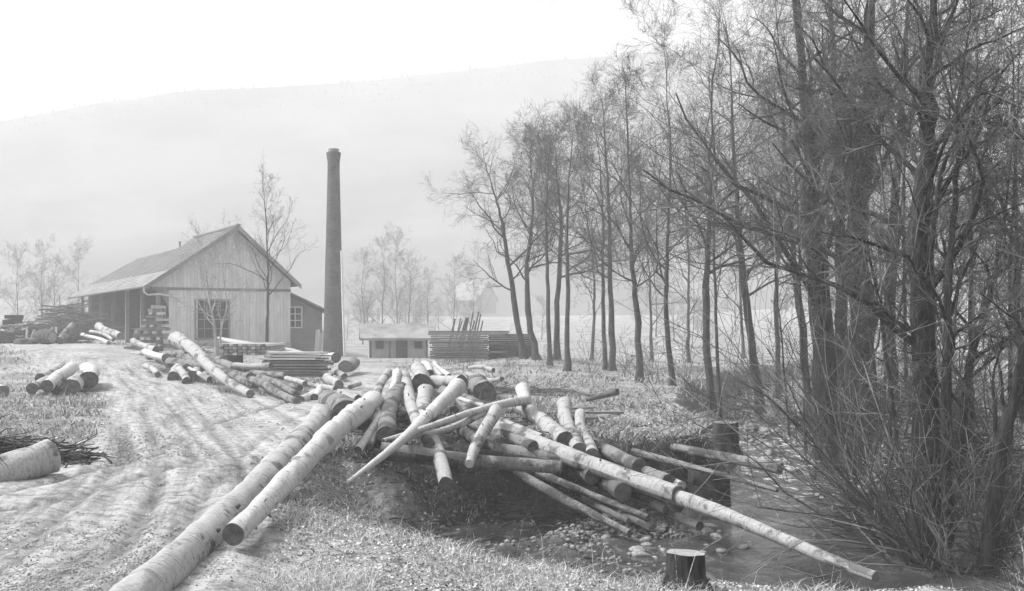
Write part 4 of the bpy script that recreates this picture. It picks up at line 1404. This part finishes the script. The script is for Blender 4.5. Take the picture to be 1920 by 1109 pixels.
c = at(1285, 1080, 9.4)
stump('tree_stump', 'low stump with pale sawn top on the near bank', (c[0], 9.4, CH - (1080 - HZ) / F * 9.4 - .05), .155, .235, 'tree_bark', 'end_soft', 3)
c = at(1362, 850, 19.0)
stump('tree_stump', 'tall rotten stump standing on the edge of the cut bank', (c[0], 19.1, CH - (852 - HZ) / F * 19.1), .20, .52, 'root', 'end_mid', 5)
c = at(1335, 950, 17.4)
stump('tree_stump', 'black root-bound stump at the foot of the cut bank under the logs', (c[0], 17.6, -1.15), .30, .72, 'root', 'root', 9, 7)
# roots hanging on the cut bank, each its own thing would be too small: one mass
pl = []
R = random.Random(5)
for i in range(420):
    x = R.uniform(-.4, 3.8); y = 18.35 + R.uniform(-.3, .35) + (0 if x < 2.6 else (x - 2.6) * .7)
    z = min(TH(x, y) + .05, 0.0)
    branch((x, y, z), nrm((R.gauss(0, .5), -1, -.5)), R.uniform(.2, .6), R.uniform(.004, .014), 2, 3, pl, R, (0, 0, 2, 0), -.35, .003)
Vt, Qt = tubes(pl)
tag(add_obj('bank_roots', mesh_np('bank_roots', Vt, [Qt]), M['root']), 'tangle of dark roots hanging from the cut bank under the logs', 'roots', kind='stuff')


# ------------------------------------------------------------------ brush heaps
def brush(name, label, c, rx, ry, h, n, L, mat, seed, r=.008, nc=2, droop=-.015):
    R = random.Random(seed)
    pl = []
    for i in range(n):
        a = R.uniform(0, 6.283); q = math.sqrt(R.random())
        x = c[0] + rx * q * math.cos(a); y = c[1] + ry * q * math.sin(a)
        z = TH(x, y) + h * (1 - q * q) * R.random() + .02
        d = nrm((R.gauss(0, 1) + .8, R.gauss(0, .5), R.gauss(0, .05)))
        branch((x - d[0] * L / 2, y - d[1] * L / 2, z), d, L * R.uniform(.5, 1.1), r * R.uniform(.6, 1.4), 2, 3, pl, R, (0, 0, nc, 0), droop, .003)
    Vt, Qt = tubes(pl)
    return tag(add_obj(name, mesh_np(name, Vt, [Qt]), M[mat]), label, 'brushwood', kind='stuff')


brush('brush_pile', 'dark heap of brushwood behind the big pale-rimmed log', (-6.75, 15.3), 1.35, .55, .36, 800, .75, 'twig', 1, .014, 0, -.07)
brush('brush_pile', 'heap of slabs and branches under the far end of the sawmill roof', (-29.5, 80), 2.6, 2.0, 2.6, 420, 3.2, 'twig_mid', 2, .05)
brush('brush_pile', 'tangle of cut branches between the sapling and the log heap', (-13.2, 50), 1.3, .8, .9, 260, 1.0, 'twig', 3, .012)
brush('brush_pile', 'twigs and bark scraps strewn behind the log pile', (-.2, 30), 2.4, 2.0, .15, 240, .9, 'twig_mid', 4, .010)
brush('brush_pile', 'dark drift of twigs and dead stalks under the willow brush', (5.4, 15.6), .9, 2.6, .7, 750, .8, 'twig', 6, .008)
brush('brush_pile', 'drift of dead stalks on the far bank upstream', (7.3, 22.5), 1.0, 4.0, .75, 700, .9, 'twig', 7, .009)
brush('bark_debris', 'bark strips and sticks strewn on the earth around the log pile', (-.3, 19.2), 2.8, 3.6, .06, 420, .45, 'twig', 12, .010, 0, -.02)
brush('brush_pile', 'rubbish of bark and sticks in the hollow under the logs', (.6, 17.4), 1.3, .5, .25, 260, .6, 'twig', 8, .008)


# ------------------------------------------------------------------ sawn timber
def plank(p0, p1, wv, hv, mat, label, group, cat='plank', name='plank'):
    """p0->p1 length axis, wv width vector, hv height vector"""
    m = MB()
    p0 = Vector(p0); p1 = Vector(p1); wv = Vector(wv); hv = Vector(hv)
    m.hexa([p0, p1, p1 + wv, p0 + wv], [p0 + hv, p1 + hv, p1 + wv + hv, p0 + wv + hv])
    o = m.build(name, M[mat])
    mid = p0.copy()
    o.data.transform(__import__('mathutils').Matrix.Translation(-mid))
    o.location = mid
    return tag(o, label, cat, group)


# weathered stack behind the pile
d0 = 51.5
xa, xb = (806 - 960) / F * d0, (1000 - 960) / F * d0
z0 = TH((xa + xb) / 2, d0) - .05
xm = (912 - 960) / F * d0
for L in range(13):
    zz = z0 + .1 + L * .098
    for k in range(3):
        j = rng.uniform(-.12, .12)
        if L >= 11 or L in (3, 7):
            plank((xa + j, d0 + k * .42 + rng.uniform(-.03, .03), zz), (xm + .9 + j, d0 + k * .42, zz), (0, .38, 0), (0, 0, .08), 'wood_grey', 'weathered plank in the long stack behind the log pile', 'planks of the weathered stack')
        else:
            plank((xa + .1 + j, d0 + k * .42 + rng.uniform(-.04, .04), zz), (xm + j, d0 + k * .42, zz), (0, .38, 0), (0, 0, .066), 'wood_grey', 'weathered plank in the long stack behind the log pile', 'planks of the weathered stack')
        if L < 12:
            plank((xm + .12 + j * .4, d0 + .1 + k * .42 + rng.uniform(-.03, .03), zz - .04), (xb + j, d0 + .1 + k * .42, zz - .04), (0, .38, 0), (0, 0, .075), 'wood_dark', 'dark plank in the lower half of the weathered stack', 'dark planks of the weathered stack')
for k in range(14):
    x = (832 + k * 4.2 - 960) / F * 54.5
    z = TH(x, 54.5)
    plank((x + .0, 54.5 + rng.uniform(-.2, .2), z), (x + rng.uniform(.35, .6), 55.4, z + rng.uniform(1.9, 2.35)), (.06, 0, 0), (0, .03, 0), 'wood_dark', 'stake leaning in a row behind the weathered plank stack', 'leaning stakes behind the plank stack', 'stake', 'stake')
# boards lying in the meadow
for (px0, py0, px1, py1, d) in [(932, 728, 1067, 722, 31.5), (940, 733, 1060, 731, 30.0), (1020, 785, 1170, 782, 22.0), (1050, 796, 1140, 792, 21.0), (1040, 776, 1120, 779, 23)]:
    a, b = at(px0, py0, d), at(px1, py1, d + .4)
    plank((a[0], a[1], TH(a[0], a[1]) + .03), (b[0], b[1], TH(b[0], b[1]) + .05), (0, .16, 0), (0, 0, .045), 'wood_grey', 'lone board lying flat in the meadow grass', 'boards lying in the meadow')
# long sawn boards before the mill
ang = math.radians(4)
for L in range(9):
    for k in range(4):
        xl = (512 + rng.uniform(-6, 6) - 960) / F * 40; xr = (622 + rng.uniform(-14, 10) - 960) / F * 40
        z = .08 + L * .095
        plank((xl, 38.4 + k * .3, z), (xr, 38.2 + k * .3 + rng.uniform(-.06, .06), z + rng.uniform(-.01, .01)), (0, .27, 0), (0, 0, .06), 'wood_pale' if L > 5 else 'wood_grey', 'long sawn board stacked flat before the lean-to' if L <= 5 else 'pale board on top of the flat stack before the lean-to', 'boards stacked before the lean-to')
for L in range(4):
    for k in range(11):
        x = (416 + k * 8.6 - 960) / F * 46
        z = .62 + L * .115
        plank((x, 45.6 + rng.uniform(-.1, .1), z), (x + .05, 48.6, z + .02), (.15, 0, 0), (0, 0, .095), 'wood_pale' if (L + k) % 2 else 'wood_grey', 'squared beam in the low stack showing checkered ends', 'beams with checkered ends')
for k in range(2):
    x = (420 + k * 75 - 960) / F * 46
    plank((x, 46, -.05), (x + .25, 46, -.05), (0, 2.2, 0), (0, 0, .65), 'wood_dark', 'dark bearer block under the stack of beams', 'bearer blocks under the beams', 'block', 'bearer_block')
for k in range(7):
    a = at(404 + k * 3, 634 + k * 1.5, 52.0 - k * .45); b = at(548 + k * 7, 657 + k * 2.0, 50 - k * .5)
    plank(a, b, (.05, .40, 0), (0, 0, .05), 'wood_pale', 'bright new board lying slantwise on the stacks by the mill', 'bright slanting boards by the mill')
for k in range(2):
    a = at(425 + k * 90, 660, 51)
    plank((a[0], 49.5, -.05), (a[0] + .3, 49.5, -.05), (0, 2.5, 0), (0, 0, 1.0 - .42 * k), 'wood_grey', 'trestle block carrying the bright slanting boards', 'trestle blocks by the mill', 'block', 'trestle_block')
# upright planks leaning at the lean-to
for k in range(5):
    x0 = at(589 + k * 4, 668, 71.0)
    plank((x0[0], 71.0, -.1), (x0[0] + rng.uniform(-.05, .05), 71.6, rng.uniform(1.35, 1.75)), (.11, 0, 0), (0, .03, 0), 'wood_pale', 'plank leaning upright against the lean-to wall', 'planks leaning at the lean-to')

# stack of crossed billets
R = random.Random(3)
bx0 = (280 - 960) / F * 55
for L in range(15):
    z = TH(bx0, 55.3) - .05 + L * .148
    half = 1.15 - .071 * L
    cx = bx0 + .0 + .02 * L
    if L % 2 == 0:
        nb = max(2, int(half * 2 / .30))
        for k in range(nb):
            x = cx - half + (2 * half - .2) * k / max(1, nb - 1)
            plank((x + R.uniform(-.06, .06), 55 + R.uniform(-.3, .12), z), (x + R.uniform(-.16, .16), 56.0, z), (R.uniform(.13, .22), 0, 0), (R.uniform(-.03, .03), 0, R.uniform(.09, .148)), 'wood_pale', 'pale sawn billet, end outward, in the tapering stack by the shed', 'billets stacked by the open shed', 'billet', 'billet')
    else:
        for k in range(3):
            plank((cx - half - R.uniform(-.1, .3), 55.05 + k * .36 + R.uniform(-.1, .1), z), (cx + half * R.uniform(.6, 1.15), 55.05 + k * .36 + R.uniform(-.18, .1), z + R.uniform(-.03, .03)), (0, .22, 0), (0, 0, R.uniform(.09, .148)), 'wood_grey', 'grey sawn billet lying crosswise in the tapering stack by the shed', 'crosswise billets by the open shed', 'billet', 'billet')
for L in range(5):
    x = (306 - 960) / F * 54
    plank((x + R.uniform(-.04, .04), 54 + R.uniform(-.05, .05), TH(x, 54) - .05 + L * .19), (x + .34, 54, TH(x, 54) - .05 + L * .19), (0, .6, 0), (0, 0, .18), 'wood_pale' if L % 2 else 'wood_grey', 'block in the narrow column beside the tapering billet stack', 'blocks of the narrow column', 'block', 'timber_block')

# ------------------------------------------------------------------ yard clutter
bc = at(86, 648, 58)
bar = empty('barrel', 'dark barrel lying on its side in the yard', 'barrel')
bar.location = (bc[0], 58, TH(bc[0], 58) + .38)
bar.rotation_euler = (math.radians(90), math.radians(8), math.radians(62))
lathe('staves', [(.30, -.5), (.355, -.25), (.375, 0), (.355, .25), (.30, .5)], 18, M['wood_dark'], bar)
for z in (-.42, -.16, .16, .42):
    r = .30 + .075 * (1 - (z / .5) ** 2) + .006
    lathe('hoop', [(r - .01, z - .03), (r, z - .028), (r, z + .028), (r - .01, z + .03)], 18, M['iron'], bar)
for z in (-.46, .46):
    lathe('head', [(.30, z), (.001, z)], 18, M['wood_grey'], bar)


def trestle(c, rz, label):
    ca, sa = math.cos(rz), math.sin(rz)
    def T(x, y, z): return (c[0] + x * ca - y * sa, c[1] + x * sa + y * ca, c[2] + z)
    o = empty('saw_trestle', label, 'trestle')
    m = MB(); m.box(T, -.9, .9, -.07, .07, .86, .98); m.build('beam', M['wood_grey'], o)
    for sx in (-.7, .7):
        for sy in (-1, 1):
            m = MB()
            m.hexa([T(sx - .05, sy * .42 - .04, 0), T(sx + .05, sy * .42 - .04, 0), T(sx + .05, sy * .42 + .04, 0), T(sx - .05, sy * .42 + .04, 0)],
                   [T(sx - .05, sy * .06 - .03, .88), T(sx + .05, sy * .06 - .03, .88), T(sx + .05, sy * .06 + .03, .88), T(sx - .05, sy * .06 + .03, .88)])
            m.build('leg', M['wood_pale'], o)


c = at(78, 640, 60.5); trestle((c[0], 60.5, TH(c[0], 60.5)), .3, 'wooden saw trestle beside the barrel in the yard')
c = at(30, 640, 64); trestle((c[0], 64, TH(c[0], 64)), -.4, 'wooden saw trestle among the yard clutter away from the barrel')
for (px0, py0, px1, py1, d, h) in [(0, 632, 24, 636, 57, .3), (62, 622, 52, 656, 59, .12), (96, 618, 84, 640, 59.5, .12), (5, 610, 38, 606, 62, .28), (44, 606, 92, 604, 61, .1), (8, 598, 40, 598, 63, .2)]:
    a, b = at(px0, py0, d), at(px1, py1, d + .3)
    plank(a, b, (0, .3, 0), (0, 0, h), 'wood_pale' if h < .2 else 'wood_dark', 'rough slab lying about in the yard clutter', 'slabs in the yard clutter', 'slab', 'timber_slab')
brush('brush_pile', 'heap of bark and offcuts in the yard clutter', (-25.0, 61), 3.0, 1.4, .9, 300, 1.6, 'twig', 9, .03)

# ------------------------------------------------------------------ stones
def stone_mesh(seed, sub=1):
    import bmesh
    R_ = np.random.RandomState(seed)
    bm = bmesh.new()
    bmesh.ops.create_icosphere(bm, subdivisions=sub + 1, radius=1)
    k = R_.normal(0, 1, (5, 3)); ph = R_.uniform(0, 6, 5)
    sc = np.array([1, R_.uniform(.6, .95), R_.uniform(.45, .8)])
    for v in bm.verts:
        p = np.array(v.co)
        f = 1 + .22 * np.sum(np.sin(k @ p * 1.8 + ph)) / 2
        v.co = p * f * sc
    me = bpy.data.meshes.new('stone')
    bm.to_mesh(me); bm.free()
    me.polygons.foreach_set('use_smooth', np.ones(len(me.polygons), bool))
    me.materials.append(M['stone'])
    return me


SM = [stone_mesh(i) for i in range(7)]
R = random.Random(21)
cnt = 0
while cnt < 120:
    zone = R.random()
    if zone < .55:
        y = R.uniform(22, 38); x = np.interp(y, [22, 28, 36, 46], [4.9, 5.9, 7.6, 11]) + R.gauss(0, .75); s = R.uniform(.06, .19)
    elif zone < .8:
        x = R.gauss(2.3, .6); y = R.gauss(16.2, .7); s = R.uniform(.025, .11)
    else:
        x = R.uniform(2.0, 4.6); y = R.uniform(11.6, 13.2); s = R.uniform(.04, .10)
    z = TH(x, y)
    if z > water_z(y) + .25 or (zone >= .8 and z < water_z(y) - .08): continue
    o = add_obj('stone', R.choice(SM))
    o.location = (x, y, max(z, float(water_z(y)) - s * .25) + s * .22)
    o.rotation_euler = (R.uniform(-.2, .2), R.uniform(-.2, .2), R.uniform(0, 6))
    o.scale = (s * R.uniform(.7, 1.3), s * R.uniform(.7, 1.2), s * R.uniform(.6, 1.3))
    tag(o, 'rounded stone in the bouldery rapids upstream' if zone < .55 else 'rounded stone on the gravel bar below the logs' if zone < .8 else 'wet stone at the near edge of the creek', 'stone',
        'stones in the rapids' if zone < .55 else 'stones on the gravel bar' if zone < .8 else 'stones at the near edge')
    cnt += 1
# pebbles: one mass
ico_v = np.array([(0, 0, 1), (.9, 0, .3), (.28, .85, .3), (-.72, .53, .3), (-.72, -.53, .3), (.28, -.85, .3), (.6, .5, -.5), (-.5, .6, -.5), (-.3, -.8, -.5), (.7, -.4, -.5)])
ico_f = np.array([(0, 1, 2), (0, 2, 3), (0, 3, 4), (0, 4, 5), (0, 5, 1), (1, 6, 2), (2, 7, 3), (3, 7, 8), (3, 8, 4), (4, 8, 5), (5, 9, 1), (1, 9, 6), (2, 6, 7), (5, 8, 9)])
n = 9000
px_ = np.concatenate([NP.uniform(-1.2, 6, n), NP.normal(2.2, .8, n // 3)]); py_ = np.concatenate([NP.uniform(10.5, 36, n), NP.normal(16.3, .6, n // 3)])
px_[:n] += np.where(py_[:n] > 19, np.interp(py_[:n], [19, 28, 36], [2, 3, 4.5]), 0)
pz_, _, pt_ = terrain(px_, py_, True)
wz_ = water_z(py_)
ok = (pt_ < .45) & (pz_ > wz_ - .12) & (pz_ < wz_ + .35)
px_, py_, pz_ = px_[ok], py_[ok], pz_[ok]
s_ = NP.uniform(.012, .055, len(px_)) * (1 + .6 * (py_ > 20))
a_ = NP.uniform(0, 6.28, len(px_))
ca, sa = np.cos(a_), np.sin(a_)
lv = ico_v[None] * s_[:, None, None] * np.array([1, .8, .55])
VX = lv[..., 0] * ca[:, None] - lv[..., 1] * sa[:, None] + px_[:, None]
VY = lv[..., 0] * sa[:, None] + lv[..., 1] * ca[:, None] + py_[:, None]
VZ = lv[..., 2] + pz_[:, None] + s_[:, None] * .2
fv = (np.arange(len(px_))[:, None, None] * 10 + ico_f[None]).reshape(-1, 3)
pm = simple('pebbles', .07, .34, 7, None, .6, 0, coord='Position', cut=(.35, .65))
tag(add_obj('gravel', mesh_np('gravel', np.stack([VX, VY, VZ], -1).reshape(-1, 3), [fv], True), pm), 'pebbles and gravel along the creek bed', 'gravel', kind='stuff')

# mud clods on the track
n = 60000
u_ = NP.uniform(0, 1, n)
y = 7.4 / (1 - u_ * (1 - 7.4 / 34)); x = NP.uniform(-.5, .15, n) * y
z, rm, ct = terrain(x, y, True)
a = math.radians(24)
st_ = vn((x * math.cos(a) + y * math.sin(a)) * 1.2, (-x * math.sin(a) + y * math.cos(a)) * .22, 71) * .6 + vn(x * .9, y * .9, 72) * .4
ok = (rm > .5) & (NP.uniform(0, 1, n) < np.clip((st_ - .52) * 7, 0.008, 1))
x, y, z = x[ok], y[ok], z[ok]
s_ = (NP.uniform(.25, 1, len(x)) ** 2) * .021 * np.clip(y / 12, .8, 1.6)
a_ = NP.uniform(0, 6.28, len(x))
lv = ico_v[None] * s_[:, None, None] * np.array([1, .75, .6])
VX = lv[..., 0] * np.cos(a_)[:, None] - lv[..., 1] * np.sin(a_)[:, None] + x[:, None]
VY = lv[..., 0] * np.sin(a_)[:, None] + lv[..., 1] * np.cos(a_)[:, None] + y[:, None]
VZ = lv[..., 2] + z[:, None] + .026
fv = (np.arange(len(x))[:, None, None] * 10 + ico_f[None]).reshape(-1, 3)
cm = simple('mud_clods', .20, .44, 9, None, .95, 0, coord='Position', cut=(.35, .65))
tag(add_obj('mud_clods', mesh_np('mud_clods', np.stack([VX, VY, VZ], -1).reshape(-1, 3), [fv], True), cm), 'crumbled mud clods churned up along the track', 'mud', kind='stuff')

# ------------------------------------------------------------------ grass, litter
def scatter(n, ymin, ymax, p=1.0, xr=None):
    u = NP.uniform(0, 1, n)
    y = (ymin ** -p + u * (ymax ** -p - ymin ** -p)) ** (-1 / p)
    x = NP.uniform(-.5, .5, n) * y
    return x, y


def blades(name, label, n, ymin, ymax, hmin, hmax, wd, mat, p=1.0, keep=None, lean=.5):
    x, y = scatter(n, ymin, ymax, p)
    z, rm, ct = terrain(x, y, True)
    cl = vn(x * 1.6, y * 1.6, 3) * .6 + vn(x * .5, y * .5, 9) * .4
    ok = (rm < .30) & (ct > .12) & (NP.uniform(0, 1, n) < np.clip((cl - .36) * 4.0, .05, 1))
    if keep is not None: ok &= keep(x, y, z)
    x, y, z, cl = x[ok], y[ok], z[ok], cl[ok]
    k = len(x)
    h = NP.uniform(hmin, hmax, k) * (.3 + 2.2 * cl * cl)
    a = NP.uniform(0, 6.28, k); la = NP.uniform(0, 6.28, k); lm = NP.uniform(.15, lean, k) * h
    w_ = wd * NP.uniform(.6, 1.3, k) * np.clip(y / 14, .7, 3)
    wx, wy = np.cos(a) * w_, np.sin(a) * w_
    lx, ly = np.cos(la) * lm, np.sin(la) * lm
    V_ = np.stack([np.stack([x - wx, y - wy, z - .01], -1), np.stack([x + wx, y + wy, z - .01], -1),
                   np.stack([x + lx * .4 + wx * .7, y + ly * .4 + wy * .7, z + h * .6], -1), np.stack([x + lx * .4 - wx * .7, y + ly * .4 - wy * .7, z + h * .6], -1),
                   np.stack([x + lx * 1.6, y + ly * 1.6, z + h * .95], -1)], 1)
    b = np.arange(k)[:, None] * 5
    return tag(add_obj(name, mesh_np(name, V_.reshape(-1, 3), [b + np.array([[0, 1, 2, 3]]), b + np.array([[3, 2, 4]])]), M[mat]), label, 'grass', kind='stuff')


blades('dry_grass', 'dry winter grass on the slope and banks', 80000, 7.4, 20, .025, .12, .0042, 'grass', 1.2, None, 2.2)
blades('dry_grass', 'dry grass of the meadow and verges', 80000, 17, 60, .04, .15, .007, 'grass_meadow', .9, None, 1.8)
blades('dead_stalks', 'sparse tall dead stalks standing in the grass', 900, 8, 45, .25, .6, .0035, 'litter', 1.0, None, .6)
# litter: tiny flat leaves and chips
n = 90000
x, y = scatter(n, 7.4, 26, 1.3)
z, rm, ct = terrain(x, y, True)
ok = (ct > .05) & (NP.uniform(0, 1, n) < np.where(rm > .4, .02, .9))
x, y, z, rm = x[ok], y[ok], z[ok], rm[ok]
z = z + .012 + .03 * (rm > .05)
k = len(x)
a = NP.uniform(0, 6.28, k); s_ = NP.uniform(.006, .026, k) * np.clip(y / 13, .7, 2)
ux = np.stack([np.cos(a) * s_, np.sin(a) * s_, NP.normal(0, .35, k) * s_], -1)
vx = np.stack([-np.sin(a) * s_ * .55, np.cos(a) * s_ * .55, NP.normal(0, .35, k) * s_], -1)
c_ = np.stack([x, y, z], -1)
V_ = np.stack([c_ - ux, c_ + vx, c_ + ux, c_ - vx], 1).reshape(-1, 3)
tag(add_obj('leaf_litter', mesh_np('leaf_litter', V_, [np.arange(4 * k).reshape(-1, 4)]), M['litter']), 'dead leaves and bark chips strewn over the banks', 'litter', kind='stuff')

# ------------------------------------------------------------------ haze
hm = bpy.data.materials.new('pale_haze')
hm.use_nodes = True
ht = hm.node_tree
ht.nodes.clear()
pv = ht.nodes.new('ShaderNodeVolumePrincipled')
pv.inputs['Color'].default_value = (.83, .83, .83, 1)
pv.inputs['Density'].default_value = HAZE
pv.inputs['Anisotropy'].default_value = 0.0
ho = ht.nodes.new('ShaderNodeOutputMaterial')
ht.links.new(pv.outputs[0], ho.inputs['Volume'])
m = MB()
ztop = float(max(HZZ.max() + 14, 150))
m.box(IDF, -700, 700, -90, 720, -4.0, ztop)
tag(m.build('haze', hm), 'pale valley haze', 'haze', kind='stuff')
tris = sum(sum(len(p.vertices) - 2 for p in o.data.polygons) if len(o.data.polygons) < 3000 else len(o.data.polygons) * 2 for o in scene.objects if o.type == 'MESH')
print('TRIS', tris, 'ztop', ztop, 'objects', len(scene.objects))
